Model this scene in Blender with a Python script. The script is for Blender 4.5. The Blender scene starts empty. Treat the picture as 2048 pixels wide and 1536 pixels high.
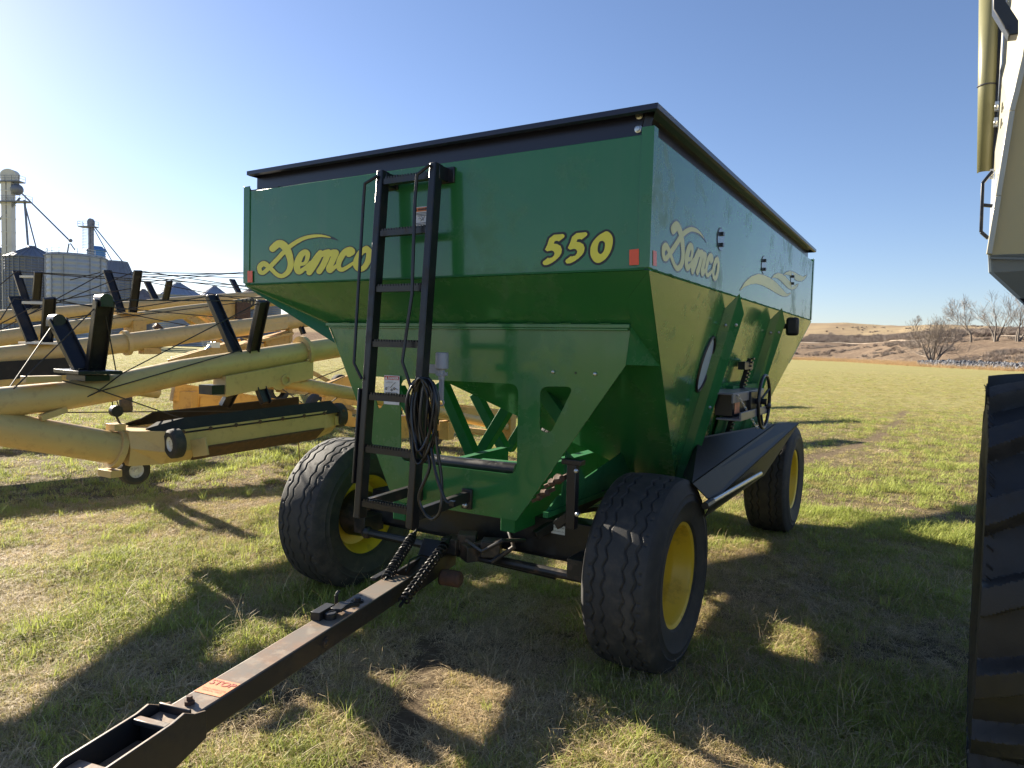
import bpy, bmesh, math, random
import numpy as np
from mathutils import Vector, Matrix
from mathutils.geometry import tessellate_polygon
random.seed(7); rng = np.random.default_rng(7)
R = math.radians
scene = bpy.context.scene
COL = scene.collection

# ------------------------------------------------------------------ camera
YAW, PITCH, ROLL, FPX = 0.545667, -0.051078, 0.02628, 1388.6
CAM = np.array([1.1495, -3.0805, 1.8257])
def cam_axes():
    f = np.array([-math.sin(YAW)*math.cos(PITCH), math.cos(YAW)*math.cos(PITCH), math.sin(PITCH)])
    r = np.cross(f, [0, 0, 1.]); r /= np.linalg.norm(r); u = np.cross(r, f)
    return r*math.cos(ROLL)+u*math.sin(ROLL), -r*math.sin(ROLL)+u*math.cos(ROLL), f
CR, CU, CF = cam_axes()
def ray(x, y): return CF+CR*(x-1024)/FPX-CU*(y-768)/FPX
def on(x, y, axis, v):
    d = ray(x, y); return CAM+d*((v-CAM[axis])/d[axis])
def px_y(x, y, v=0.0): return on(x, y, 1, v)          # survey a point of the photo on a plane of the real object
def px_x(x, y, v=0.0): return on(x, y, 0, v)
def px_z(x, y, v=0.0): return on(x, y, 2, v)
def far(x, y, depth): return CAM+ray(x, y)*depth
def on_vert(x, y, p0, d):
    n = np.array([-d[1], d[0], 0.]); r = ray(x, y)
    return CAM+r*(((np.array([p0[0], p0[1], 0])-CAM)@n)/(r@n))
cd = bpy.data.cameras.new("camera"); cam = bpy.data.objects.new("camera", cd); COL.objects.link(cam)
cd.sensor_width = 36; cd.lens = 36*FPX/2048; cd.clip_end = 5000; cd.clip_start = .05
M = Matrix.Identity(4)
for i, a in enumerate((CR, CU, -CF)):
    for k in range(3): M[k][i] = a[k]
for k in range(3): M[k][3] = CAM[k]
cam.matrix_world = M
scene.camera = cam

# ------------------------------------------------------------------ light
SUN_AZ, SUN_EL = 81.5, 23.0       # from +Y towards -X
sd = Vector((-math.sin(R(SUN_AZ))*math.cos(R(SUN_EL)), math.cos(R(SUN_AZ))*math.cos(R(SUN_EL)), math.sin(R(SUN_EL))))
sl = bpy.data.lights.new("sun", 'SUN'); sl.energy = 5.0; sl.angle = R(.5); sl.color = (1, .9, .74)
so = bpy.data.objects.new("sun", sl); COL.objects.link(so); so.rotation_euler = sd.to_track_quat('Z', 'Y').to_euler(); so.location = (-30, 5, 20)
w = bpy.data.worlds.new("World"); scene.world = w; w.use_nodes = True
nt = w.node_tree; bg = nt.nodes['Background']
sky = nt.nodes.new('ShaderNodeTexSky'); sky.sky_type = 'NISHITA'; sky.sun_disc = False
sky.sun_elevation = R(SUN_EL); sky.sun_rotation = R(-SUN_AZ); sky.altitude = 400; sky.air_density = 1.0; sky.dust_density = .35; sky.ozone_density = 4.0
tint = nt.nodes.new('ShaderNodeMix'); tint.data_type = 'RGBA'; tint.blend_type = 'MULTIPLY'; tint.inputs[0].default_value = 1; tint.inputs[7].default_value = (1.02, .905, .92, 1)
nt.links.new(sky.outputs[0], tint.inputs[6]); nt.links.new(tint.outputs[2], bg.inputs[0]); bg.inputs[1].default_value = .056
scene.view_settings.view_transform = 'Standard'; scene.view_settings.look = 'None'; scene.view_settings.exposure = 1.75
scene.view_settings.gamma = 1

# ------------------------------------------------------------------ materials
MAT = {}
def mat(name, col, rough=.5, metal=0., spec=.5, noise=None, nscale=8., bump=0., bscale=40., coat=0., dirt=None, dscale=6., damt=.5, wave=0., coord='Object', transl=None, streak=None, lit_top=None):
    m = bpy.data.materials.new(name); m.use_nodes = True; t = m.node_tree; b = t.nodes['Principled BSDF']
    L = t.links.new
    b.inputs['Roughness'].default_value = rough; b.inputs['Metallic'].default_value = metal
    b.inputs['Specular IOR Level'].default_value = spec; b.inputs['Coat Weight'].default_value = coat; b.inputs['Coat Roughness'].default_value = .06
    tc = t.nodes.new('ShaderNodeTexCoord'); co = tc.outputs[coord]
    c = t.nodes.new('ShaderNodeRGB'); c.outputs[0].default_value = (*col, 1); out = c.outputs[0]
    def nz(scale, detail=6, rough_=.6, mapping=None):
        n = t.nodes.new('ShaderNodeTexNoise'); n.inputs['Scale'].default_value = scale; n.inputs['Detail'].default_value = detail; n.inputs['Roughness'].default_value = rough_
        if mapping:
            mp = t.nodes.new('ShaderNodeMapping'); mp.inputs['Scale'].default_value = mapping; L(co, mp.inputs[0]); L(mp.outputs[0], n.inputs['Vector'])
        else: L(co, n.inputs['Vector'])
        return n.outputs[0]
    def ramp(sock, a, b_):
        r = t.nodes.new('ShaderNodeMapRange'); r.inputs[1].default_value = a; r.inputs[2].default_value = b_; L(sock, r.inputs[0]); return r.outputs[0]
    def mix(fac, A, B, amt=1.):
        x = t.nodes.new('ShaderNodeMix'); x.data_type = 'RGBA'
        if amt != 1.:
            mm = t.nodes.new('ShaderNodeMath'); mm.operation = 'MULTIPLY'; mm.inputs[1].default_value = amt; L(fac, mm.inputs[0]); fac = mm.outputs[0]
        L(fac, x.inputs[0]); L(A, x.inputs[6])
        if isinstance(B, tuple): x.inputs[7].default_value = (*B, 1)
        else: L(B, x.inputs[7])
        return x.outputs[2]
    if noise: out = mix(ramp(nz(nscale), .3, .7), out, noise)
    if dirt:
        f = ramp(nz(dscale, 10, .7), .52, .68); out = mix(f, out, dirt, damt)
        rr = t.nodes.new('ShaderNodeMapRange'); rr.inputs[3].default_value = rough; rr.inputs[4].default_value = min(1, rough+.35); L(f, rr.inputs[0]); L(rr.outputs[0], b.inputs['Roughness'])
    if streak:
        f = ramp(nz(1, 5, .6, streak[2]), .5, .72); out = mix(f, out, streak[0], streak[1])
    if lit_top:      # upper faces painted lighter for the sun on them, mottled with surface rust
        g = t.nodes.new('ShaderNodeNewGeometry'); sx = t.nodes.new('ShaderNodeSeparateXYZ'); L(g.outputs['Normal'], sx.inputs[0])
        top = t.nodes.new('ShaderNodeRGB'); top.outputs[0].default_value = (*lit_top[0], 1); tc_ = mix(ramp(nz(4, 8, .7), .42, .6), top.outputs[0], lit_top[1]); out = mix(ramp(sx.outputs[2], .5, .9), out, tc_)
    L(out, b.inputs['Base Color'])
    hs = None
    if bump:
        bp = t.nodes.new('ShaderNodeBump'); bp.inputs['Strength'].default_value = bump; bp.inputs['Distance'].default_value = .01; L(nz(bscale), bp.inputs['Height']); hs = bp
    if wave:
        bp = t.nodes.new('ShaderNodeBump'); bp.inputs['Strength'].default_value = wave; bp.inputs['Distance'].default_value = .05; L(nz(1.7, 2, .4), bp.inputs['Height'])
        if hs: L(hs.outputs[0], bp.inputs['Normal'])
        hs = bp
    if hs:
        L(hs.outputs[0], b.inputs['Normal'])
        if coat: L(hs.outputs[0], b.inputs['Coat Normal'])
    if transl:
        tr = t.nodes.new('ShaderNodeBsdfTranslucent'); L(out, tr.inputs[0]); ms = t.nodes.new('ShaderNodeMixShader'); ms.inputs[0].default_value = transl
        L(b.outputs[0], ms.inputs[1]); L(tr.outputs[0], ms.inputs[2]); L(ms.outputs[0], t.nodes['Material Output'].inputs[0])
    MAT[name] = m; return m
CHUTEM = mat('chute_paint', (.014, .014, .016), .5, spec=.22, noise=(.024, .023, .02), nscale=6)
GREEN = mat('green_paint', (.027, .16, .046), .16, noise=(.034, .172, .054), nscale=2.5, coat=.3, wave=.1, dirt=(.07, .14, .07), dscale=3.0, damt=.2, streak=((.13, .19, .11), .16, (5, 5, .35)))
DGREEN = mat('frame_green_paint', (.016, .13, .04), .6, spec=.25, dirt=(.05, .08, .04), dscale=8, damt=.35)
BLACK = mat('black_paint', (.012, .012, .015), .32, bump=.02, bscale=90, dirt=(.05, .045, .04), dscale=9, damt=.4)
BLUEBLACK = mat('rim_extension_paint', (.02, .022, .048), .3, bump=.02, bscale=80, wave=.06)
STEELB = mat('worn_black_steel', (.018, .017, .017), .42, dirt=(.2, .13, .085), dscale=5, damt=.55, bump=.05, bscale=60)
TONGUE = mat('tongue_paint', (.02, .02, .021), .4, dirt=(.045, .038, .033), dscale=7, damt=.2, bump=.05, bscale=60, lit_top=((.2, .17, .135), (.26, .17, .11)))
RUST = mat('rusty_steel', (.12, .06, .035), .75, noise=(.06, .035, .025), nscale=20, bump=.2, bscale=80)
RUBBER = mat('tyre_rubber', (.026, .026, .026), .72, noise=(.044, .042, .04), nscale=14, bump=.15, bscale=150, dirt=(.13, .11, .085), dscale=7, damt=.45)
LUGRUB = mat('lug_tyre_rubber', (.013, .013, .014), .6, noise=(.022, .021, .02), nscale=10, bump=.12, bscale=120, dirt=(.05, .046, .04), dscale=6, damt=.4)
YRIM = mat('yellow_rim_paint', (.8, .54, .03), .38, noise=(.72, .48, .035), nscale=5, dirt=(.16, .1, .04), dscale=6, damt=.45, bump=.03, bscale=70)
YAUG = mat('faded_yellow_paint', (.56, .41, .18), .4, noise=(.52, .37, .16), nscale=4, dirt=(.25, .16, .09), dscale=14, damt=.3, bump=.03, bscale=50)
YAUG2 = mat('yellow_channel_paint', (.56, .35, .1), .42, noise=(.5, .31, .1), nscale=5, dirt=(.16, .08, .04), dscale=9, damt=.5)
DECALY = mat('yellow_vinyl', (.82, .75, .07), .35, noise=(.76, .68, .07), nscale=9)
DECALP = mat('pale_yellow_vinyl', (.62, .57, .16), .3)
DECALK = mat('black_vinyl', (.012, .012, .014), .35)
DECALG = mat('grey_vinyl', (.07, .08, .10), .3)
WHITE = mat('white_vinyl', (.72, .72, .74), .4, dirt=(.45, .42, .4), dscale=15, damt=.5)
REDV = mat('red_vinyl', (.5, .02, .02), .4)
ORANGEV = mat('orange_vinyl', (.75, .2, .03), .4)
ORFADE = mat('faded_orange_vinyl', (.72, .27, .12), .5, dirt=(.5, .3, .2), dscale=20, damt=.6)
REFL = mat('red_orange_reflector', (.8, .1, .03), .25)
INK = mat('printed_ink', (.03, .03, .04), .5)
STEEL = mat('zinc_steel', (.55, .55, .54), .3, metal=.9, bump=.03, bscale=60)
GREYP = mat('grey_plastic', (.33, .34, .37), .5)
BELT = mat('black_rubber_belt', (.03, .029, .028), .8, spec=.2, bump=.05, bscale=50, dirt=(.08, .07, .06), dscale=7, damt=.4)
CABLEM = mat('black_cable', (.012, .012, .014), .28)
WIRE = mat('steel_wire_rope', (.05, .048, .05), .5, metal=.4)
GLASS = mat('window_acrylic', (.5, .55, .62), .12, spec=.6, wave=.1)
WHITEW = mat('white_wheel_paint', (.7, .68, .62), .5, dirt=(.2, .15, .1), dscale=30, damt=.8)
GALV = mat('galvanised_sheet', (.33, .36, .41), .45, metal=.35, noise=(.28, .31, .37), nscale=.35, streak=((.24, .22, .2), .35, (1.5, 1.5, .08)))
GALVD = mat('weathered_galvanised', (.2, .22, .27), .5, metal=.3, noise=(.16, .18, .22), nscale=.3, streak=((.14, .12, .11), .4, (1.2, 1.2, .1)))
WHITESTEEL = mat('white_painted_steel', (.66, .65, .6), .5, noise=(.58, .56, .5), nscale=.4)
BLUEP = mat('blue_painted_steel', (.1, .24, .5), .4)
RUSTROOF = mat('rust_striped_roof', (.16, .12, .11), .6, noise=(.27, .25, .25), nscale=.5)
TANREFL = mat('tan_reflection_paint', (.56, .43, .17), .3, coat=.3, wave=.25, noise=(.5, .4, .18), nscale=1.2)  # warm ground reflection put into the end panel's base colour
WHITEP = mat('white_body_paint', (.5, .475, .38), .22, coat=.5, wave=.1)
GREYB = mat('grey_body_paint', (.2, .21, .19), .35, wave=.1)
OLIVET = mat('olive_vinyl_tarp', (.2, .19, .095), .38, noise=(.17, .165, .085), nscale=4, wave=.3)
BARK = mat('grey_bark', (.17, .145, .12), .85, noise=(.11, .09, .075), nscale=2, bump=.3, bscale=15)
TWIG = mat('bare_twigs', (.24, .2, .165), .85)
ROCK = mat('limestone_rubble', (.15, .155, .175), .85, noise=(.085, .09, .1), nscale=.8, bump=.3, bscale=6)
BRUSH = mat('bare_brush_twigs', (.25, .2, .165), .9, noise=(.19, .15, .125), nscale=.2)
DRYG = mat('dry_tall_grass', (.5, .35, .19), .8, noise=(.4, .27, .14), nscale=.3, transl=.25)

# ------------------------------------------------------------------ mesh builder
class MB:
    def __init__(s): s.v = []; s.f = []
    def add(s, vs, fs):
        n = len(s.v); s.v += [tuple(float(c) for c in v) for v in vs]; s.f += [tuple(i+n for i in f) for f in fs]; return s
    def box(s, c, size, rot=None):
        hx, hy, hz = [x/2 for x in size]
        vs = [Vector((x, y, z)) for x in (-hx, hx) for y in (-hy, hy) for z in (-hz, hz)]
        if rot is not None: vs = [rot @ v for v in vs]
        vs = [v+Vector(c) for v in vs]
        return s.add(vs, [(0, 1, 3, 2), (4, 6, 7, 5), (0, 4, 5, 1), (2, 3, 7, 6), (0, 2, 6, 4), (1, 5, 7, 3)])
    def bar(s, a, b, w, h, up=(0, 0, 1)):
        a = Vector(a); b = Vector(b); d = b-a; L_ = d.length; d.normalize(); up = Vector(up)
        if abs(d.dot(up)) > .98: up = Vector((0, 1, 0))
        x = d.cross(up).normalized(); z = x.cross(d)
        m = Matrix((x, d, z)).transposed()
        return s.box((a+b)/2, (w, L_, h), m)
    def tube(s, pts, r, n=10, caps=True, closed=False):
        pts = [Vector(p) for p in pts]; N = len(pts)
        rr = r if isinstance(r, (list, tuple)) else [r]*N
        prev = None; rings = []
        for i, p in enumerate(pts):
            if closed: t = pts[(i+1) % N]-pts[i-1]
            else: t = (pts[min(i+1, N-1)]-pts[max(i-1, 0)])
            t.normalize()
            if prev is None:
                a = Vector((0, 0, 1)) if abs(t.z) < .9 else Vector((1, 0, 0)); x = t.cross(a).normalized()
            else:
                x = (prev-t*prev.dot(t)).normalized()
            prev = x; y = t.cross(x)
            rings.append([p+(x*math.cos(2*math.pi*k/n)+y*math.sin(2*math.pi*k/n))*rr[i] for k in range(n)])
        vs = [v for g in rings for v in g]; fs = []
        for i in range(N if closed else N-1):
            j = (i+1) % N
            for k in range(n): fs.append((i*n+k, i*n+(k+1) % n, j*n+(k+1) % n, j*n+k))
        if caps and not closed: fs += [tuple(range(n))[::-1], tuple((N-1)*n+k for k in range(n))]
        return s.add(vs, fs)
    def lathe(s, prof, axis_p, axis_d, n=32, closed=False, a0=0, a1=2*math.pi):
        d = Vector(axis_d).normalized(); a = Vector((0, 0, 1)) if abs(d.z) < .9 else Vector((1, 0, 0))
        x = d.cross(a).normalized(); y = d.cross(x); P = Vector(axis_p); m = len(prof); full = abs(a1-a0-2*math.pi) < 1e-6
        cnt = n if full else n+1; vs = []
        for i in range(cnt):
            t = a0+(a1-a0)*i/n
            for (h, r) in prof: vs.append(P+d*h+(x*math.cos(t)+y*math.sin(t))*r)
        fs = []
        for i in range(n):
            j = (i+1) % cnt
            for k in range(m if closed else m-1):
                k2 = (k+1) % m; fs.append((i*m+k, i*m+k2, j*m+k2, j*m+k))
        return s.add(vs, fs)
    def plate(s, outer, holes, origin, ux, uy, thick):
        """flat plate with holes: 2-D outline in (ux,uy) axes, extruded along the normal by thick"""
        ux = Vector(ux); uy = Vector(uy); nn = ux.cross(uy).normalized(); o = Vector(origin)
        loops = [outer]+list(holes)
        tri = tessellate_polygon([[Vector((a, b, 0)) for a, b in lp] for lp in loops])
        flat = [p for lp in loops for p in lp]; n = len(flat)
        P = [o+ux*a+uy*b for a, b in flat]
        vs = P+[p-nn*thick for p in P] if thick else P
        fs = []
        for t in tri:
            a, b, c = (P[i] for i in t)
            if (b-a).cross(c-a).dot(nn) < 0: t = t[::-1]
            fs.append(tuple(t))
            if thick: fs.append(tuple(i+n for i in t[::-1]))
        if thick:
            base = 0
            for lp in loops:
                k = len(lp)
                for i in range(k): j = (i+1) % k; fs.append((base+i, base+i+n, base+j+n, base+j))
                base += k
        return s.add(vs, fs)
    def poly3(s, pts, thick=0.0):
        """thin solid sheet from a planar 3-D polygon"""
        P = [Vector(p) for p in pts]; n = Vector((0, 0, 0))
        for i in range(1, len(P)-1): n += (P[i]-P[0]).cross(P[i+1]-P[0])
        n.normalize(); k = len(P)
        vs = P+[p-n*thick for p in P]; fs = [tuple(range(k)), tuple(range(2*k-1, k-1, -1))]+[(i, i+k, (i+1) % k+k, (i+1) % k) for i in range(k)]
        return s.add(vs, fs)
    def prism(s, poly, d, cap=True):
        P = [Vector(p) for p in poly]; k = len(P); d = Vector(d)
        vs = P+[p+d for p in P]; fs = [(i, (i+1) % k, (i+1) % k+k, i+k) for i in range(k)]
        if cap: fs += [tuple(range(k))[::-1], tuple(range(k, 2*k))]
        return s.add(vs, fs)
    def sphere(s, c, r, n=8):
        prof = [(-r*math.cos(math.pi*i/n), max(1e-4, r*math.sin(math.pi*i/n))) for i in range(n+1)]
        return s.lathe(prof, c, (0, 0, 1), n*2)
WORLD = {}
def add(name, mb, m, parent=None, smooth=35, bevel=0., recalc=True):
    off = WORLD.get(parent.name, Vector((0, 0, 0))) if parent else Vector((0, 0, 0))
    me = bpy.data.meshes.new(name)
    me.from_pydata([(v[0]-off.x, v[1]-off.y, v[2]-off.z) for v in mb.v], [], mb.f); me.update()
    if recalc:
        b = bmesh.new(); b.from_mesh(me); bmesh.ops.recalc_face_normals(b, faces=b.faces); b.to_mesh(me); b.free()
    if smooth:
        me.shade_smooth(); me.set_sharp_from_angle(angle=R(smooth))
    me.materials.append(m)
    o = bpy.data.objects.new(name, me); COL.objects.link(o)
    if parent: o.parent = parent
    WORLD[o.name] = off.copy()
    if bevel:
        bv = o.modifiers.new('bevel', 'BEVEL'); bv.width = bevel; bv.segments = 2; bv.limit_method = 'ANGLE'; bv.angle_limit = R(50)
    return o
def tag(o, label=None, cat=None, group=None, kind=None):
    if label: o['label'] = label
    if cat: o['category'] = cat
    if group: o['group'] = group
    if kind: o['kind'] = kind
    return o
def thing(name, loc, label, cat, group=None):
    o = bpy.data.objects.new(name, None); COL.objects.link(o); o.location = loc; o.empty_display_size = .2
    WORLD[o.name] = Vector(loc)
    return tag(o, label, cat, group)
def copy_tree(o, parent=None):
    c = o.copy(); COL.objects.link(c)
    if parent: c.parent = parent
    for ch in [x for x in bpy.data.objects if x.parent == o]: copy_tree(ch, c)
    return c
def text(name, body, size, origin, ux, uy, m, parent, bold=0., align='CENTER', shear=0.):
    cu = bpy.data.curves.new(name, 'FONT'); cu.body = body; cu.size = size; cu.align_x = align; cu.align_y = 'CENTER'; cu.offset = bold; cu.shear = shear; cu.fill_mode = 'FRONT'; cu.resolution_u = 3
    to = bpy.data.objects.new(name, cu); COL.objects.link(to)
    bpy.context.view_layer.update()
    me = bpy.data.meshes.new_from_object(to.evaluated_get(bpy.context.evaluated_depsgraph_get()))
    bpy.data.objects.remove(to)
    mb = MB(); ux = Vector(ux); uy = Vector(uy); o = Vector(origin)
    mb.add([o+ux*v.co.x+uy*v.co.y for v in me.vertices], [tuple(p.vertices) for p in me.polygons])
    bpy.data.meshes.remove(me)
    return add(name, mb, m, parent, smooth=0, recalc=False)
def catmull(P, n=6):
    P = [np.array(p, float) for p in P]; out = []
    for i in range(len(P)-1):
        p0 = P[max(i-1, 0)]; p1 = P[i]; p2 = P[i+1]; p3 = P[min(i+2, len(P)-1)]
        for k in range(n):
            t = k/n; out.append(.5*((2*p1)+(-p0+p2)*t+(2*p0-5*p1+4*p2-p3)*t*t+(-p0+3*p1-3*p2+p3)*t**3))
    out.append(P[-1]); return out
def ribbon(mb, path, place, lift, extra=0., n=6, ramp=.0004, cap=True):
    """variable-width brush stroke: path = (x,y,width) in drawing units; place(x,y,lift)->3-D"""
    C = catmull(path, n); N = len(C); Lf = []; Rt = []
    for i, c in enumerate(C):
        a = C[max(i-1, 0)]; b = C[min(i+1, N-1)]; t = np.array([b[0]-a[0], b[1]-a[1]]); t /= max(1e-6, np.linalg.norm(t)); nn = np.array([-t[1], t[0]])
        h = c[2]/2+extra; Lf.append(c[:2]+nn*h); Rt.append(c[:2]-nn*h)
    vs = []
    for i in range(N):
        l = lift+ramp*i/N; vs += [place(Lf[i][0], Lf[i][1], l), place(Rt[i][0], Rt[i][1], l)]
    fs = [(2*i, 2*i+1, 2*i+3, 2*i+2) for i in range(N-1)]
    mb.add(vs, fs)
    if cap:
        for (c, a, l) in ((C[0], C[1], lift-.00006), (C[-1], C[-2], lift+ramp+.00006)):
            h = c[2]/2+extra
            if h > 3: mb.add([place(c[0]+h*math.cos(k*math.pi/8), c[1]+h*math.sin(k*math.pi/8), l) for k in range(16)], [tuple(range(16))])
# ================================================================== grain wagon
ZT, ZB, BW, BL = 2.827, 2.212, 2.853, 4.93
WAG = thing('grain_wagon', (-1.4265, 2.4, 0), 'dark green gravity grain wagon with black rim, front ladder and yellow wheels', 'farm wagon')
T = .012
# box walls (upright band) with inner faces
m = MB()
m.box((-BW/2, T/2, (ZT+ZB)/2), (BW, T, ZT-ZB)); m.box((-BW/2, BL-T/2, (ZT+ZB)/2), (BW, T, ZT-ZB))
m.box((-T/2, BL/2, (ZT+ZB)/2), (T, BL-2*T, ZT-ZB)); m.box((-BW+T/2, BL/2, (ZT+ZB)/2), (T, BL-2*T, ZT-ZB))
BOX = add('box_wall', m, GREEN, WAG, bevel=.003)
# corner posts: folded strips wrapped proud around the four corners
for cx, sx in ((0, 1), (-BW, -1)):
    for cy, sy in ((0, -1), (BL, 1)):
        m = MB(); a = .055; t = .006
        pts = [(cx-sx*a, cy+sy*t), (cx+sx*t, cy+sy*t), (cx+sx*t, cy-sy*.05), (cx+sx*.0005, cy-sy*.05), (cx+sx*.0005, cy+sy*.0005), (cx-sx*a, cy+sy*.0005)]
        m.prism([(x, y, ZB+.004) for x, y in pts], (0, 0, ZT-ZB+.028)); add('corner_post', m, GREEN, WAG, bevel=.001)
# weld bead / lap seam along the bottom of the band
m = MB()
ns = 240
m.tube([(.003, .05+(BL-.1)*k/ns, ZB-.003+.0035*math.sin(k*.9)*math.sin(k*.37)) for k in range(ns+1)], [.0035+.0035*max(0, math.sin(k*.55+math.sin(k*.21)*2)) for k in range(ns+1)], 6)
add('seam_weld', m, DGREEN, WAG)
m = MB(); m.bar((-BW+.02, -.004, ZB-.003), (-.02, -.004, ZB-.003), .009, .008); add('seam_weld', m, DGREEN, WAG)
# hopper planes
def fy(z): return 1.2*(2.205-z)
def rx(z): return -.25*(2.205-z)
def lz(x): return 2.205-.545*(x+BW)
z0 = 2.205; zb = .86
xb = rx(zb)
A = (-BW, 0.004, z0); B = (0, .004, z0); C = (xb, fy(zb), zb); A2 = (-BW, BL-.004, z0); B2 = (0, BL-.004, z0); C2 = (xb, BL-fy(zb), zb)
m = MB(); m.add([A, B, C, A2, B2, C2], [(0, 1, 2), (4, 3, 5), (1, 4, 5, 2), (3, 0, 2, 5)])
bmh = m
hop = add('hopper', m, GREEN, WAG, smooth=0)
sol = hop.modifiers.new('sheet', 'SOLIDIFY'); sol.thickness = .006; sol.offset = 0
# end frames (bulkheads) with cut-outs
YB = .29
def pb(x, y): p = px_y(x, y, YB); return (float(p[0]), float(p[2]))
def rounded(P, r=.03, n=5):
    out = []; k = len(P)
    for i in range(k):
        p = np.array(P[i]); a = np.array(P[i-1])-p; b = np.array(P[(i+1) % k])-p
        rr = min(r, np.linalg.norm(a)*.45, np.linalg.norm(b)*.45); a = a/np.linalg.norm(a)*rr; b = b/np.linalg.norm(b)*rr
        for t in np.linspace(0, 1, n): out.append(tuple((1-t)**2*(p+a)+2*t*(1-t)*p+t*t*(p+b)))
    return out
outer = [(-2.362, 1.957), (-2.29, 1.83), pb(805, 985), pb(838, 1003), pb(1036, 1041), (-.212, 1.757), (-.19, 1.957)]
outer = outer[:2]+[(-1.775, .862), (-1.70, .835), (-.845, .845)]+outer[5:]
holes = [rounded([pb(801, 757), pb(1037, 768), pb(1033, 950), pb(801, 922)], .06), rounded([pb(1080, 773), pb(1148, 773), pb(1101, 867), pb(1079, 862)], .05),
         rounded([pb(739, 752), pb(779, 755), pb(769, 806), pb(757, 822)], .05)]
m = MB(); m.plate(outer, holes, (0, YB, 0), (1, 0, 0), (0, 0, 1), .008)
EF = add('end_frame', m, GREEN, WAG, smooth=0)
m = MB(); m.bar((-2.36, YB-.012, 1.955), (-.19, YB-.012, 1.955), .03, .022); m.bar((-2.34, YB-.012, 1.938), (-.2, YB-.012, 1.938), .02, .012)
for k in range(9): m.bar((-2.2+k*.23, YB-.03, 1.966), (-2.13+k*.23, YB-.03, 1.969), .008, .006)
add('frame_flange', m, GREEN, WAG, bevel=.003)
m = MB(); m.plate(outer, holes[:1]+holes[1:2], (0, BL-YB, 0), (1, 0, 0), (0, 0, 1), .008); add('end_frame', m, GREEN, WAG, smooth=0)
for sg, yy in ((1, 0), (-1, BL)):
    def Yy(v): return yy+sg*v
    m = MB(); m.poly3([(.0, Yy(.0), 2.2), (-.154, Yy(.14), 2.085), (-.19, Yy(.285), 1.957), (-.212, Yy(.285), 1.757), (-.113, Yy(.525), 1.752)], .006); add('corner_gusset', m, GREEN, WAG, smooth=0)
    m = MB(); m.poly3([(-BW, Yy(.0), 2.2), (-2.362, Yy(.285), 1.957), (-2.29, Yy(.285), 1.83)], .006); add('corner_gusset', m, GREEN, WAG, smooth=0)
for q in ((1106, 744), (1190, 748)): m = MB(); p = px_y(*q, YB-.004); m.sphere(p, .011, 5); add('bolt', m, STEEL, WAG)
m = MB(); p = px_y(1151, 746, YB-.003); m.lathe([(0, .0001), (0, .006)], p, (0, -1, 0), 10); add('bolt_hole', m, BLACK, WAG, smooth=0)
# grey bracketed pipe across the opening
m = MB(); a = px_y(812, 915, .40); b = px_y(1034, 941, .40); m.tube([a, b], .042, 20); add('cross_pipe', m, BLACK, WAG)
# green braces and running-gear frame seen through the opening
def c4(x, y): return 640+x/3.413, 600+y/3.413
def brace(a, b, y, w):
    A_ = px_y(*c4(*a), y); B_ = px_y(*c4(*b), y); m = MB(); m.bar(A_, B_, w, w, (0, 1, 0)); add('brace', m, DGREEN, WAG, bevel=.004)
brace((540, 600), (790, 1070), 1.0, .075); brace((830, 560), (1045, 1055), 1.3, .085); brace((1060, 640), (1260, 1020), 2.3, .09); brace((1290, 730), (1095, 1050), 1.55, .085); brace((1390, 860), (1290, 1020), 2.6, .085)
brace((1500, 590), (1720, 900), .8, .08)
m = MB(); m.box((-1.72, 1.25, .80), (.10, 1.9, .17)); m.box((-1.72, 3.35, .89), (.10, 2.3, .34)); m.box((-1.0, 2.5, .90), (.10, 4.1, .36))  # rails made taller to block sun passing under the hopper
for y in (.95, 1.55, 2.4, 3.3, 4.3): m.box((-1.36, y, .805), (.62, .09, .15))
add('running_gear_frame', m, DGREEN, WAG, bevel=.005)
m = MB(); m.poly3([(-.625, .45, 1.25), (-.625, .60, 1.17), (-.625, .70, 1.06), (-.625, .66, .98), (-.625, .40, .98)], .01); add('side_shield', m, DGREEN, WAG, smooth=0)
m = MB(); m.poly3([(-.63, .36, 1.0), (-.63, 1.4, 1.16), (-.63, 3.9, 1.16), (-.63, 4.55, .95), (-.63, 4.4, .85), (-.63, 2.6, .83), (-.63, 1.36, .925), (-.63, .22, .93)], .01); m.bar((-.62, .22, .925), (-.62, 1.38, .915), .03, .03); add('frame_side_plate', m, DGREEN, WAG, smooth=0)
m = MB(); m.bar((-1.443, .475, 1.06), (-1.469, .85, 1.06), .06, .1); m.bar((-1.322, .63, 1.06), (-1.05, .675, 1.06), .06, .1); m.bar((-1.49, 1.194, 1.06), (-1.47, .8, 1.06), .06, .1); add('frame_cross_member', m, DGREEN, WAG, bevel=.004)
m = MB(); m.bar((-1.1, .55, .73), (-.37, 1.6, .84), .05, .03); m.bar((-.9, .62, .68), (-.62, 1.0, .92), .05, .05); add('lower_rail', m, STEELB, WAG, bevel=.003)
m = MB(); p = px_y(1145, 985, .33); m.box((p[0], p[1], p[2]-.02), (.055, .05, .36)); m.box((p[0], p[1], p[2]+.17), (.12, .06, .03)); m.bar((p[0]-.1, .35, p[2]-.2), (p[0]+.02, .35, p[2]-.1), .05, .05); add('support_post', m, BLACK, WAG, bevel=.004)
for q in ((1152, 942), (1154, 1029)): m = MB(); m.sphere(px_y(*q, .29), .013, 5); add('bolt', m, STEEL, WAG)
m = MB()
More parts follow.
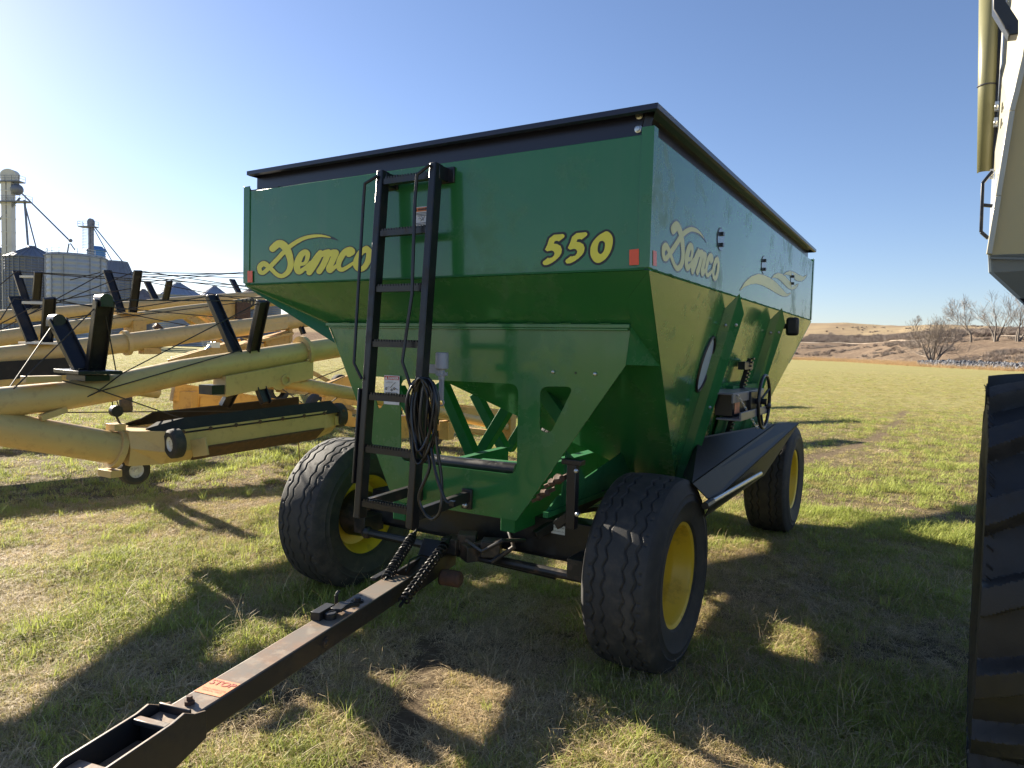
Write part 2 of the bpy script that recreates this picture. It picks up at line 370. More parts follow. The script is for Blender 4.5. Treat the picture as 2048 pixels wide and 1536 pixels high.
for q, r in (((1118, 958), .032), ((1105, 965), .026), ((1089, 985), .026), ((1079, 995), .02)): p = Vector(px_y(*q, .34)); m.lathe([(-r, .0001), (-r*.9, r*.7), (-r*.2, r), (r*.3, r*.75), (r, r*.6), (r, .0001)], p, (1, -.6, .3), 9); m.bar(p-Vector((.05, 0, .03)), p+Vector((.04, .05, .02)), r*.8, r*.8)
add('gear_knuckle', m, RUST, WAG)
# black rim extension : upright sheet, outward lip, end laps
m = MB(); zi = ZT+.002
def ring(x0, x1, y0, y1, z): return [(x0, y0, z), (x1, y0, z), (x1, y1, z), (x0, y1, z)]
ins = .055
lp = [ring(-BW+ins, -ins, ins, BL-ins, zi-.02), ring(-BW+ins, -ins, ins, BL-ins, 2.942), ring(-BW+.045, .022, -.02, BL-.03, 2.952), ring(-BW+.045, .022, -.02, BL-.03, 2.93), ring(-BW+.06, .006, -.004, BL-.045, 2.924)]
vs = [p for l in lp for p in l]; fs = []
for i in range(len(lp)-1):
    for k in range(4): fs.append((i*4+k, i*4+(k+1) % 4, i*4+4+(k+1) % 4, i*4+4+k))
m.add(vs, fs); RIM = add('rim_extension', m, BLUEBLACK, WAG, smooth=0, recalc=False)
sol = RIM.modifiers.new('sheet', 'SOLIDIFY'); sol.thickness = .005; sol.offset = 0
m = MB(); m.bar((-BW-.01, .02, ZT+.004), (-2.53, .02, ZT+.004), .03, .008); add('rim_clip', m, BLACK, WAG)
m = MB(); m.bar((-.055, .03, ZT+.01), (-.035, .05, 2.95), .012, .04); add('rim_clip', m, BLACK, WAG)
for q, pl in (((1279, 231), 0), ((1277, 258), 0), ((1300, 233), 1), ((1297, 260), 1)):
    m = MB()
    if pl == 0: p = px_y(*q, ins-.004); m.lathe([(0, .019), (.004, .019), (.006, .011), (.012, .011), (.013, .0001)], p, (0, -1, 0), 14)
    else: p = px_x(*q, -ins+.004); m.lathe([(0, .019), (.004, .019), (.006, .011), (.012, .011), (.013, .0001)], p, (1, 0, 0), 14)
    add('rim_bolt', m, STEEL, RIM)
# V-section stiffening ribs on the discharge side
def panel(y, z, out=0.): return (rx(z)+out*.97, y, z+out*.24)
for y0 in (1.46, 2.90):
    sec_ = [(y0, .002, 2.12), (y0+.01, .07, 2.197), (y0+.07, .125, 2.06), (y0+.29, .002, 2.05)]
    top = [panel(y, z, o) for y, o, z in sec_]; bot = [panel(y, .95, o*.8) for y, o, z in sec_]
    m = MB(); m.add(top+bot, [(k, k+4, k+5, k+1) for k in range(3)]+[(0, 1, 2, 3)])
    RB = add('side_rib', m, GREEN, WAG, smooth=0)
    for yy, zz, oo in ((y0+.005, 2.0, .04), (y0+.045, 1.99, .1), (y0+.045, 1.45, .09)):
        m = MB(); m.sphere(panel(yy, zz, oo), .012, 4); add('rib_bolt', m, STEEL, RB)
# sight window with rubber surround
def oval(w_, h_, out, n=28): return [panel(1.375+w_*math.cos(t)+.0*math.sin(t), 1.755+h_*math.sin(t), out) for t in np.linspace(0, 2*math.pi, n, endpoint=False)]
m = MB(); m.tube(oval(.105, .175, .006), .011, 8, closed=True); SW = add('sight_window', m, BLACK, WAG)
m = MB(); m.add(oval(.105, .175, .005), [tuple(range(28))]); add('window_pane', m, GLASS, SW, smooth=0, recalc=False)
PLATEF = mat('plate_face_paint', (.05, .08, .1), .2, coat=.4)
# hinge plates on the band
for q0, q1 in (((1441, 460), (1441, 498)), ((1527, 515), (1527, 545)), ((1584, 548), (1584, 572))):
    a = px_x(*q0); b = px_x(*q1); m = MB(); yc = (a[1]+b[1])/2; zc = (a[2]+b[2])/2; hh = (a[2]-b[2])/2+.01
    pf = MB(); pf.add([(.0035, yc+.075*math.cos(t), zc+hh*math.sin(t)) for t in np.linspace(0, 2*math.pi, 24, endpoint=False)], [tuple(range(24))]); m.add([(.0012, yc-.006+.085*math.cos(t), zc+(hh+.006)*math.sin(t)) for t in np.linspace(0, 2*math.pi, 24, endpoint=False)], [tuple(range(24))])
    m.box((.012, yc, zc+hh*.5), (.016, .03, .022)); m.box((.012, yc, zc-hh*.5), (.016, .03, .022)); tpl = add('tie_plate', m, BLACK, WAG, smooth=0); add('plate_face', pf, PLATEF, tpl, smooth=0)
# gate gear: channel brackets, rack, hand wheel, chain
m = MB(); zt_ = 1.565
m.box((-.08, 2.0, zt_), (.24, .95, .012)); m.box((.035, 2.0, zt_-.03), (.012, .95, .06)); m.box((.02, 1.95, 1.40), (.16, .9, .012)); m.box((.095, 1.95, 1.425), (.012, .9, .05))
GB = add('gate_bracket', m, mat('grey_gate_paint', (.17, .17, .19), .35), WAG, bevel=.003)
m = MB(); m.box((-.03, 1.78, 1.49), (.12, .42, .15)); m.box((-.02, 2.1, 1.48), (.15, .24, .17)); add('gear_box', m, BLACK, GB, bevel=.004)
m = MB(); m.add([(.034, 1.60, 1.53), (.034, 1.74, 1.53), (.034, 1.74, 1.43), (.034, 1.60, 1.43)], [(0, 1, 2, 3)]); add('warning_label', m, ORFADE, GB, smooth=0)
m = MB(); p0 = Vector(panel(2.32, 1.78, .07)); p1 = Vector(panel(2.32, 1.05, .07)); m.bar(p0, p1, .05, .03)
for k in range(26): q = p0.lerp(p1, k/26); m.box((q.x+.02, q.y, q.z), (.022, .045, .014))
m.bar(panel(2.15, 1.73, .06), panel(2.42, 1.73, .06), .05, .06); add('gate_rack', m, BLACK, WAG, bevel=.002)
m = MB(); m.poly3([panel(2.08, 1.55, .02), panel(2.95, 1.55, .02), panel(2.95, 1.05, .02), panel(2.08, 1.05, .02)], .01); m.bar(panel(2.1, 1.56, .03), panel(2.95, 1.56, .03), .06, .05); add('gate_door', m, DGREEN, WAG, bevel=.003)
HWc = Vector((.11, 2.15, 1.49)); m = MB()
m.tube([HWc+Vector((0, .19*math.cos(t), .19*math.sin(t))) for t in np.linspace(0, 2*math.pi, 40, endpoint=False)], .012, 8, closed=True)
for k in range(3): t = .5+k*2.094; m.tube([HWc+Vector((-.03, 0, 0)), HWc+Vector((0, .19*math.cos(t), .19*math.sin(t)))], .009, 6)
m.tube([HWc+Vector((-.16, 0, 0)), HWc+Vector((.02, 0, 0))], .022, 10); m.sphere(HWc+Vector((.0, .14, -.04)), .025, 5); add('hand_wheel', m, BLACK, WAG)
m = MB(); a = Vector((.05, 1.60, 1.56)); b = Vector((.11, 1.96, 1.31)); n = 17
for k in range(n):
    q = a.lerp(b, (k+.5)/n); d = (b-a).normalized(); s = d.cross(Vector((1, 0, 0))).normalized() if k % 2 else Vector((1, 0, 0))
    m.tube([q+d*(.016*math.cos(t))+s*(.007*math.sin(t)) for t in np.linspace(0, 2*math.pi, 10, endpoint=False)], .0028, 5, closed=True)
add('gate_chain', m, STEEL, WAG)
# discharge chute
def cx(q, x): return tuple(float(v) for v in px_x(*q, x))
m = MB()
p = [cx((1366, 950), -.16), cx((1397, 876), -.2), cx((1528, 852), -.2), cx((1552, 848), -.03), cx((1384, 968), -.02), cx((1597, 846), .05), cx((1422, 1005), .05), cx((1527, 950), .03), cx((1408, 1034), .0)]
m.poly3([p[0], p[1], p[2], p[3], p[4]], .006); m.poly3([p[4], p[3], p[5], p[6]], .006); m.poly3([p[6], p[5], p[7], p[8]], .006); m.poly3([p[2], cx((1560, 846), -.2), p[5], p[3]], .006)
CH = add('discharge_chute', m, CHUTEM, WAG, smooth=0)
m = MB(); m.tube([cx((1424, 1003), .075), cx((1521, 947), .075)], .016, 10); add('chute_strut', m, STEEL, CH)
m = MB(); m.tube([cx((1410, 1012), .075), cx((1424, 1003), .075)], .022, 8); add('strut_end', m, BLACK, CH)
m = MB(); m.add([cx(q, -.09) for q in ((1507, 860), (1517, 867), (1506, 879), (1496, 870))], [(0, 1, 2, 3)]); add('orange_sticker', m, ORANGEV, CH, smooth=0)
# work lamp on rib
lc = Vector(px_y(1585, 653, 3.0)); m = MB(); m.box(lc, (.10, .055, .15)); WL = add('work_lamp', m, mat('lamp_housing', (.016, .016, .017), .45), WAG, bevel=.022)
m = MB(); m.tube([lc+Vector((-.02, .03, 0)), Vector(panel(2.97, 2.06, .1))], .013, 8); m.sphere(lc+Vector((-.07, .04, 0)), .02, 5); add('lamp_stalk', m, BLACK, WL)
# reflectors
for nm, P, ax in (('f', ((1260, 500), (1279, 498), (1279, 530), (1260, 531)), 1), ('l', ((497, 542), (507, 542), (507, 565), (497, 565)), 1), ('s', ((1303, 501), (1310, 503), (1310, 533), (1303, 531)), 0)):
    m = MB(); pts = []
    for q in P:
        p = px_y(*q) if ax else px_x(*q); v = Vector(p)
        if ax: v.y -= .0075
        else: v.x += .0075
        pts.append(v)
    m.poly3(pts, .001); add('reflector', m, REFL, WAG, smooth=0)
# ------------------------------------------------------------------ lettering
def fplace(cx_, cy_, l): p = px_y(505+cx_/8.192, 455+cy_/8.192); return (p[0], p[1]-l, p[2])
def splace(cx_, cy_, l): p = px_y(505+cx_/8.192, 455+cy_/8.192); return (l, .165+(p[0]+2.721)*1.02, p[2]+.003)
STROKES = [
 [(335,345,105),(400,285,110),(460,264,112),(530,312,122),(590,410,112),(622,520,95),(628,620,90),(592,720,80),(520,783,66),(460,795,62),(390,760,60),(320,690,62),(255,630,70),(190,592,80),(133,625,76),(116,672,66),(135,732,66),(180,742,60),(230,705,60),(320,615,66),(420,510,66),(525,395,66)],
 [(606,318,62),(720,240,60),(850,175,52),(1000,142,46),(1120,137,34),(1220,150,20),(1280,165,5)],
 [(785,605,52),(865,582,50),(902,505,62),(905,430,76),(862,402,80),(795,460,96),(747,570,104),(733,660,98),(755,722,84),(805,712,72),(880,650,48),(955,570,40)],
 [(935,735,90),(1000,640,92),(1070,520,92),(1118,420,92)],
 [(1098,718,88),(1160,620,90),(1215,500,90),(1250,405,90)],
 [(1370,415,96),(1330,510,92),(1285,610,88),(1255,675,86),(1275,712,66),(1320,680,58),(1400,610,46)],
 [(890,690,40),(985,560,48),(1075,450,66),(1110,412,60)],
 [(1110,470,60),(1190,415,80),(1240,400,70)],
 [(1230,470,60),(1310,410,80),(1370,400,70)],
 [(1585,440,84),(1640,395,92),(1600,356,72),(1520,400,86),(1450,500,88),(1415,600,76),(1425,668,72),(1475,692,60),(1555,652,52),(1655,585,44)],
 [(1872,352,96),(1915,400,96),(1915,480,92),(1885,580,84),(1830,660,80),(1765,682,76),(1715,650,86),(1700,580,90),(1735,480,88),(1795,395,88),(1875,352,92)]]
# overlapping neighbours first, so that the D lies over the e
for place, ym_, km, nm in ((fplace, DECALY, DECALK, 'logo_lettering'), (splace, DECALP, DECALG, 'logo_lettering')):
    k_ = MB(); y_ = MB()
    for i, s in enumerate(STROKES):
        ribbon(k_, s, place, .0006+i*.00009, 20 if place is fplace else 26, ramp=.00005); ribbon(y_, s, place, .0020+i*.00009, extra=4, ramp=.00005)
    ribbon(k_, [(1240, 150, 40), (1330, 180, 34), (1405, 212, 3)], place, .0017, 0, cap=False)
    lk = add('logo_outline', k_, km, WAG, smooth=0); add(nm, y_, ym_, WAG, smooth=0)
def nplace(cx_, cy_, l): p = px_y(1070+cx_/12.047, 445+cy_/12.047); return (p[0], p[1]-l, p[2])
FIVE = [(460,298),(680,278),(716,305),(712,350),(650,405),(580,455),(540,440),(480,450),(455,510),(540,520),(620,565),(652,650),(640,740),(590,825),(500,910),(400,980),(300,1025),(220,1027),(188,980),(200,940),(320,850),(345,860),(420,840),(465,790),(475,740),(450,690),(400,675),(300,695),(245,655),(300,540),(350,385)]
FIVE2 = [(x+548, y-38-(x-150)*.01) for x, y in FIVE]
ZERO = [(1700,218),(1780,232),(1850,305),(1880,420),(1862,580),(1800,745),(1700,880),(1580,962),(1480,970),(1395,900),(1342,780),(1338,640),(1380,500),(1470,380),(1580,282)]
ZH = [(1625,440),(1680,480),(1690,570),(1660,690),(1600,755),(1550,750),(1515,690),(1515,600),(1540,500),(1580,450)]
def smooth_loop(P, n=3):
    k = len(P); Q = catmull([(*P[i % k], 0) for i in range(-1, k+2)], n); return [tuple(q[:2]) for q in Q[n:-2*n]]
for nm, P, H in (('5', FIVE, None), ('5', FIVE2, None), ('0', smooth_loop(ZERO), smooth_loop(ZH))):
    k_ = MB(); y_ = MB()
    for lp in [P]+([H] if H else []):
        path = [(a, b, 104) for a, b in lp]+[(lp[0][0], lp[0][1], 104)]
        ribbon(k_, path, nplace, .0006, 0, n=2, ramp=.0003, cap=False)
        for i, (a, b, c) in enumerate(path[:-1]): k_.add([nplace(a+52*math.cos(t*math.pi/8), b+52*math.sin(t*math.pi/8), .0010+i*.00001) for t in range(16)], [tuple(range(16))])
    tri = tessellate_polygon([[Vector((a, b, 0)) for a, b in lp] for lp in [P]+([H] if H else [])]); flat = P+(H or [])
    y_.add([nplace(a, b, .0021) for a, b in flat], [tuple(t) for t in tri])
    add('number_outline', k_, DECALK, WAG, smooth=0); add('number_lettering', y_, DECALY, WAG, smooth=0)
def wplace(cx_, cy_, l): p = px_x(1470+cx_/12.8, 530+cy_/12.8); return (p[0]+l, p[1], p[2])
SW_ = [[(118,655),(250,440),(420,290),(600,228),(760,268),(920,350),(1050,450),(1180,590),(1280,700),(1350,742),(1430,712),(1340,797),(1240,802),(1130,760),(980,670),(840,590),(700,520),(540,475),(400,490),(250,550)],
 [(930,335),(1000,250),(1090,207),(1200,230),(1290,300),(1380,400),(1450,500),(1530,532),(1620,480),(1560,590),(1460,632),(1370,600),(1280,520),(1180,410),(1090,342),(1010,322)],
 [(1240,255),(1300,190),(1400,152),(1520,190),(1640,260),(1750,302),(1840,250),(1780,362),(1690,417),(1580,400),(1490,330),(1400,260),(1320,245)]]
k_ = MB(); y_ = MB()
for i, P in enumerate(SW_):
    ribbon(k_, [(a, b, 30) for a, b in P+[P[0]]], wplace, .0006+i*.0003, 0, n=3, cap=False, ramp=.0001)
    tri = tessellate_polygon([[Vector((a, b, 0)) for a, b in P]]); y_.add([wplace(a, b, .0018+i*.0003) for a, b in P], [tuple(t) for t in tri])
add('swoosh_outline', k_, DECALG, WAG, smooth=0); add('swoosh_stripe', y_, DECALP, WAG, smooth=0)
# labels
def sheet(name, P, m_, parent, lift=.003):
    mb = MB(); mb.add([(p[0], p[1]-lift, p[2]) for p in P], [(0, 1, 2, 3)]); return add(name, mb, m_, parent, smooth=0)
P = [px_y(*q) for q in ((831, 414), (860, 414), (860, 452), (831, 452))]
x0, x1, zt1, zb1 = -1.386, -1.281, 2.603, 2.497
lab = sheet('warning_label', [(x0, 0, zt1), (x1, 0, zt1), (x1, 0, zb1), (x0, 0, zb1)], WHITE, WAG)
sheet('label_header', [(x0+.004, 0, zt1-.004), (x1-.004, 0, zt1-.004), (x1-.004, 0, zt1-.026), (x0+.004, 0, zt1-.026)], ORANGEV, lab, .0045)
text('lettering', '\u25b2 WARNING', .017, ((x0+x1)/2, -.006, zt1-.016), (1, 0, 0), (0, 0, 1), INK, lab, bold=.0006)
m = MB()
for k in range(3): m.box(((x0+x1)/2, -.0045, zt1-.034-k*.008), (.085-.02*(k == 2), .0006, .003))
for a, b in (((-.02, -.058), (.0, -.075)), ((0, -.075), (.018, -.055)), ((-.005, -.052), (.012, -.078)), ((.0, -.075), (-.014, -.08)), ((-.03, -.066), (-.012, -.066))):
    m.bar(((x0+x1)/2+a[0], -.0046, zt1+a[1]), ((x0+x1)/2+b[0], -.0046, zt1+b[1]), .003, .0006)
for k in range(2): m.box(((x0+x1)/2, -.0045, zb1+.016-k*.008), (.085, .0006, .003))
add('printed_diagram', m, INK, lab, smooth=0)
dx0, dz1 = pb(771, 750); dx1, dz0 = pb(802, 811)
dx1 = dx0+.128; dz0 = dz1-.185
lab = sheet('danger_label', [(dx0, YB, dz1), (dx1, YB, dz1), (dx1, YB, dz0), (dx0, YB, dz0)], WHITE, WAG, .012)
sheet('label_header', [(dx0+.004, YB, dz1-.004), (dx1-.004, YB, dz1-.004), (dx1-.004, YB, dz1-.027), (dx0+.004, YB, dz1-.027)], REDV, lab, .0135)
text('lettering', '\u25b2 DANGER', .021, ((dx0+dx1)/2, YB-.0145, dz1-.017), (1, 0, 0), (0, 0, 1), WHITE, lab, bold=.0008)
m = MB(); ox, oz = (dx0+dx1)/2, dz1-.06
for a, b in (((-.045, .012), (-.02, .018)), ((-.02, .016), (.012, .016)), ((.012, .004), (.032, .018)), ((-.01, -.02), (.012, .004)), ((-.048, -.02), (-.02, -.012)), ((.0, -.02), (.04, -.02)), ((.03, -.02), (.055, -.03))): m.bar((ox+a[0], YB-.0146, oz+a[1]), (ox+b[0], YB-.0146, oz+b[1]), .004, .0006)
for a in ((-.044, -.026), (.002, -.032), (.024, -.022)): m.lathe([(0, .004), (0, .0085)], (ox+a[0], YB-.0148, oz+a[1]), (0, -1, 0), 14)
for k in range(5): m.box((ox, YB-.0146, oz-.05-k*.011), (.098-.02*(k % 2), .0006, .004))
add('printed_diagram', m, INK, lab, smooth=0)
# ------------------------------------------------------------------ ladder
YT, YBm = -.09, -.235; ZTl, ZBl = 2.80, .86
def ly(z): return YBm+(YT-YBm)*(z-ZBl)/(ZTl-ZBl)
lu = Vector((0, YT-YBm, ZTl-ZBl)).normalized()
XL, XR = -1.548, -1.175
m = MB(); m.tube([px_y(757, 352, -.1)*0+np.array((XL, -.05, 2.70)), np.array((XL, -.05, 2.72))], .001, 3)
LAD = MB()
for x in (XL, XR): LAD.bar((x, ly(ZBl), ZBl), (x, ly(ZTl), ZTl), .044, .064, (0, 1, 0))
LADo = add('ladder', LAD, BLACK, WAG, bevel=.005)
zs = [2.735, 2.445, 2.135, 1.83, 1.535, 1.245, .945]
for z in zs:
    m = MB(); y = ly(z); m.box(((XL+XR)/2, y, z), (XR-XL-.05, .045, .03))
    for k in range(16):
        x = XL+.04+(XR-XL-.08)*k/15
        for s in (-1, 1): m.add([(x-.008, y+s*.019, z+.015), (x+.008, y+s*.019, z+.015), (x+.005, y+s*.019, z+.027), (x-.005, y+s*.019, z+.027), (x-.008, y+s*.013, z+.015), (x+.008, y+s*.013, z+.015), (x+.005, y+s*.013, z+.027), (x-.005, y+s*.013, z+.027)], [(0, 1, 2, 3), (7, 6, 5, 4), (0, 3, 7, 4), (1, 5, 6, 2), (3, 2, 6, 7)])
    add('rung', m, BLACK, LADo, smooth=0)
for x, s in ((XL, -1), (XR, 1)):
    m = MB(); m.bar((x, ly(2.76), 2.755), (x, -.006, 2.755), .05, .075); m.box((x+.012*s, -.008, 2.755), (.1, .014, .085)); add('ladder_bracket', m, BLACK, LADo, bevel=.004)
    m = MB(); yb = ly(.93); e = (-1.555, -1.23)[s > 0]; m.bar((x, yb, .925), (x+.0, YB-.02, .945), .04, .06); m.box((x, YB-.02, .93), (.07, .02, .12)); LB = add('ladder_bracket', m, STEELB, LADo, bevel=.004)
    m = MB(); m.sphere((x, YB-.04, .895), .017, 5); add('bracket_bolt', m, STEEL, LB)
for pts in ([(XL-.005, ly(2.77)-.04, 2.765), (XL-.075, ly(2.7)-.06, 2.725), (XL-.078, ly(2.6)-.06, 2.6), (XL-.07, ly(1.7)-.055, 1.72), (XL-.02, ly(1.62)-.04, 1.635)],
            [(XR-.01, ly(2.77)-.04, 2.785), (XR-.075, ly(2.7)-.06, 2.735), (XR-.08, ly(2.6)-.06, 2.6), (XR-.06, ly(2.15)-.06, 2.1), (XR-.095, ly(1.7)-.055, 1.74), (XR-.035, ly(1.6)-.04, 1.60)]):
    m = MB(); m.tube(pts, .0095, 8); add('hand_rail', m, BLACK, LADo)
m = MB(); x = XL-.034; m.bar((x, ly(1.58)-.01, 1.58), (x, ly(1.05)-.01, 1.05), .012, .07, (0, 1, 0)); add('rail_splice', m, BLACK, LADo, bevel=.004)
# ------------------------------------------------------------------ plug holder
m = MB(); p = Vector(px_y(884, 722, -.06)); m.lathe([(-.045, .0001), (-.045, .03), (-.04, .036), (.04, .036), (.046, .033), (.047, .0001)], p, (0, 0, 1), 24)
m.lathe([(-.1, .018), (-.045, .018)], p, (0, 0, 1), 16); m.box(p+Vector((.0, 0, -.07)), (.07, .02, .018)); m.box(p+Vector((0, 0, -.075)), (.02, .06, .012)); m.box(p+Vector((.0, 0, -.15)), (.027, .014, .13))
m.tube([p+Vector((.0+.018*math.cos(t), 0, -.225+.018*math.sin(t))) for t in np.linspace(0, 2*math.pi, 20, endpoint=False)], .005, 6, closed=True)
m.box(p+Vector((-.06, .0, -.045)), (.085, .012, .05)); add('plug_holder', m, GREYP, LADo, bevel=.002)
# ------------------------------------------------------------------ axles
AX = []
for y in (.80, 4.57):
    m = MB(); m.box((-1.4265, y-.02, .66), (1.78, .16, .23)); m.box((-1.4265, y, .56), (1.95, .11, .1)); AX.append(add('axle', m, BLACK, WAG, bevel=.006))
m = MB(); m.tube([(-2.25, .55, .50), (-.5, .55, .50)], .028, 10); m.tube([(-2.1, .62, .47), (-.75, .62, .45)], .02, 8); m.sphere((-2.22, .55, .5), .045, 5); m.box((-2.27, .62, .55), (.1, .2, .12)); m.box((-.58, .62, .55), (.1, .2, .12)); add('steering_rod', m, STEELB, AX[0], bevel=.003)
cxa = (-.826, .679); lab = sheet('caution_label', [(-.83, .70, .745), (-.735, .70, .745), (-.735, .70, .69), (-.83, .70, .69)], WHITE, WAG, .006)
text('lettering', '\u25b2CAUTION', .016, (-.785, .692, .731), (1, 0, 0), (0, 0, 1), INK, lab)
text('lettering', 'DO NOT EXCEED 20 MPH', .0072, (-.7825, .692, .708), (1, 0, 0), (0, 0, 1), INK, lab)
m = MB(); m.box((-1.50, .45, .905), (.11, .10, .012)); m.box((-1.50, .40, .87), (.11, .004, .07)); add('paper_label_box', m, WHITE, LADo)
m = MB()
for k in range(5): m.box((-1.43+.12*k*.6, .5+.05*(k % 2), .56+.03*math.sin(k*2)), (.12, .12, .1), Matrix.Rotation(k*.5, 3, 'Z'))
m.tube([(-1.25, .5, .5), (-1.1, .45, .52), (-.98, .5, .62), (-1.05, .55, .7)], .016, 8); m.tube([(-1.3, .45, .62), (-1.12, .36, .60), (-1.0, .4, .68), (-.93, .55, .66)], .012, 8); add('pivot_knuckle', m, STEELB, AX[0], bevel=.006)
# ------------------------------------------------------------------ tongue
ta = Vector((-1.43, -.01, .5)); tb = Vector((-.995, -2.09, .5)); td = (tb-ta).normalized(); tn = Vector((-td.y, td.x, 0)) # tn points right
if tn.x < 0: tn = -tn
up = Vector((0, 0, 1))
def tp(s, l, z): v = ta+td*s+tn*l; return Vector((v.x, v.y, .5+z))
m = MB(); hw = .069
m.prism([tp(.0, -hw, 0), tp(.0, hw, 0), tp(.0, hw, -.1), tp(.0, -hw, -.1)], td*1.75)
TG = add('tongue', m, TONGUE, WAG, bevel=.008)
m = MB(); m.bar(tp(-.62, -.04, -.05), tp(.02, -.055, -.06), .02, .12); m.bar(tp(-.62, .06, -.05), tp(.02, .06, -.06), .02, .12); m.bar(tp(-.4, 0, .02), tp(-.12, 0, -.06), .13, .012); m.bar(tp(-.42, 0, .1), tp(-.33, 0, .0), .14, .01); add('tongue_yoke', m, STEELB, TG, bevel=.004)
m = MB(); m.bar(tp(-.06, -.105, .0), tp(.14, -.105, .0), .035, .018); add('spring_step', m, STEELB, TG, bevel=.003)
m = MB(); m.lathe([(-.05, .05), (.06, .05), (.075, .035), (.075, .0001)], tp(-.33, .16, -.1), tuple(tn), 16); m.lathe([(.0, .0001), (.0, .05)], tp(-.33, .1, -.1), tuple(tn), 16); add('pivot_pin', m, RUST, TG)
def spring(a, b, r=.027, turns=15):
    a = Vector(a); b = Vector(b); d = (b-a); L_ = d.length; d.normalize(); x = d.cross(up).normalized(); y = d.cross(x); N = turns*10
    mb = MB(); mb.tube([a+d*(L_*k/N)+(x*math.cos(2*math.pi*turns*k/N)+y*math.sin(2*math.pi*turns*k/N))*r for k in range(N+1)], .0062, 6); return mb
for l, qa, qb, za, zb_ in ((-1, (822, 1078), (772, 1158), .62, .5), (1, (888, 1092), (806, 1204), .60, .44)):
    a = px_z(*qa, za); b = px_z(*qb, zb_); SP = add('spring', spring(a, b), CHUTEM, TG)
    av, bv = Vector(a), Vector(b); dd = (av-bv).normalized(); m = MB(); m.tube([bv-dd*.04, av+dd*.11], .009, 8); m.lathe([(0, .03), (.035, .026), (.04, .014), (.07, .013)], av, tuple(dd), 12); add('spring_rod', m, CHUTEM, SP)
m = MB(); m.tube([tp(-.05, .0, .0), tp(-.12, -.01, .05), tp(-.22, .01, .055), tp(-.3, .05, .02)], .006, 6); add('tongue_hose', m, CABLEM, TG)
# pins and bolts on top of the tongue
m = MB(); m.lathe([(0, .028), (.008, .028), (.008, .02), (.022, .017), (.024, .0001)], tp(.47, .0, .0), (0, 0, 1), 6); m.lathe([(0, .034), (.004, .034)], tp(.47, 0, .0), (0, 0, 1), 20); add('tongue_bolt', m, STEELB, TG)
m = MB(); m.box(tp(.70, -.05, .02), (.05, .13, .042), Matrix.Rotation(math.atan2(td.x, -td.y), 3, 'Z')); m.tube([tp(.58, -.055, .0), tp(.58, -.055, .065)], .009, 8); m.tube([tp(.58, -.055, .065), tp(.57, -.05, .078), tp(.56, -.05, .075)], .008, 8); add('pin_bracket', m, STEELB, TG, bevel=.003)
m = MB(); m.bar(tp(.58, .0, .03), tp(.68, .01, .03), .06, .016); m.tube([tp(.72, -.01, .02), tp(.6, .04, .03), tp(.55, .055, .02)], .012, 8); m.lathe([(0, .03), (.03, .03), (.03, .0001)], tp(.71, -.0, .0), (0, 0, 1), 14); add('hitch_latch', m, STEELB, TG, bevel=.004)
m = MB(); m.lathe([(0, .02), (.014, .02), (.014, .012), (.03, .012), (.03, .0001)], tp(1.585, -.008, .0), (0, 0, 1), 6); add('tongue_bolt', m, RUST, TG)
m = MB(); m.lathe([(0, .024), (.006, .024), (.006, .014), (.014, .012), (.014, .0001)], tp(.85, hw, -.05), tuple(tn), 12); add('tongue_bolt', m, STEELB, TG)
for k, s in enumerate((.42, .52, .38, .56)):
    m = MB(); m.lathe([(0, .0001), (0, .008)], tp(s, (-.035, .035)[k % 2], .0015), (0, 0, 1), 10); add('bolt_hole', m, INK, TG, smooth=0)
m = MB(); m.add([tp(1.40, -.062, .002), tp(1.40, .062, .002), tp(1.51, .062, .002), tp(1.51, -.062, .002)], [(0, 1, 2, 3)]); lab = add('stop_label', m, ORFADE, TG, smooth=0)
PINK = mat('faded_print', (.42, .1, .06), .6)
text('lettering', 'STOP', .047, tp(1.428, .0, .0035), tuple(tn), tuple(-td), PINK, lab, bold=.001)
text('lettering', 'READ OPERATOR\nMANUAL FIRST', .0135, tp(1.48, .0, .0035), tuple(tn), tuple(-td), PINK, lab)
# hitch head: two side plates, cross plate, clevis
def sidepl(l, t):
    P = [tp(1.655, l, .015), tp(1.70, l, .04), tp(1.75, l, .03), tp(2.02, l, .02), tp(2.16, l, -.04), tp(2.3, l, -.1), tp(2.3, l, -.15), tp(1.75, l, -.135), tp(1.6, l, -.1), tp(1.6, l, .0)]
    return P
for l in (-.086, .074):
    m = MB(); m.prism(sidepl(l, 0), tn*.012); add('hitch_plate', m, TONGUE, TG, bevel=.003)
m = MB(); m.bar(tp(1.76, -.07, .015), tp(1.76, .07, .015), .03, .02); m.bar(tp(1.66, -.07, .0), tp(1.66, .07, .0), .012, .06)
m.prism([tp(1.97, -.073, -.005), tp(1.97, .073, -.005), tp(1.97, .073, -.02), tp(1.97, -.073, -.02)], td*.14); m.box(tp(2.03, .0, .003), (.03, .025, .012)); m.prism([tp(1.75, -.073, -.06), tp(1.75, .073, -.06), tp(1.75, .073, -.08), tp(1.75, -.073, -.08)], td*.22)
m.prism([tp(2.14, -.045, .02), tp(2.14, .01, .02), tp(2.14, .01, -.04), tp(2.14, -.045, -.04)], td*.1); m.prism([tp(2.24, -.05, -.01), tp(2.24, .05, -.01), tp(2.24, .05, -.06), tp(2.24, -.05, -.06)], td*.22); add('hitch_clevis', m, TONGUE, TG, bevel=.004)
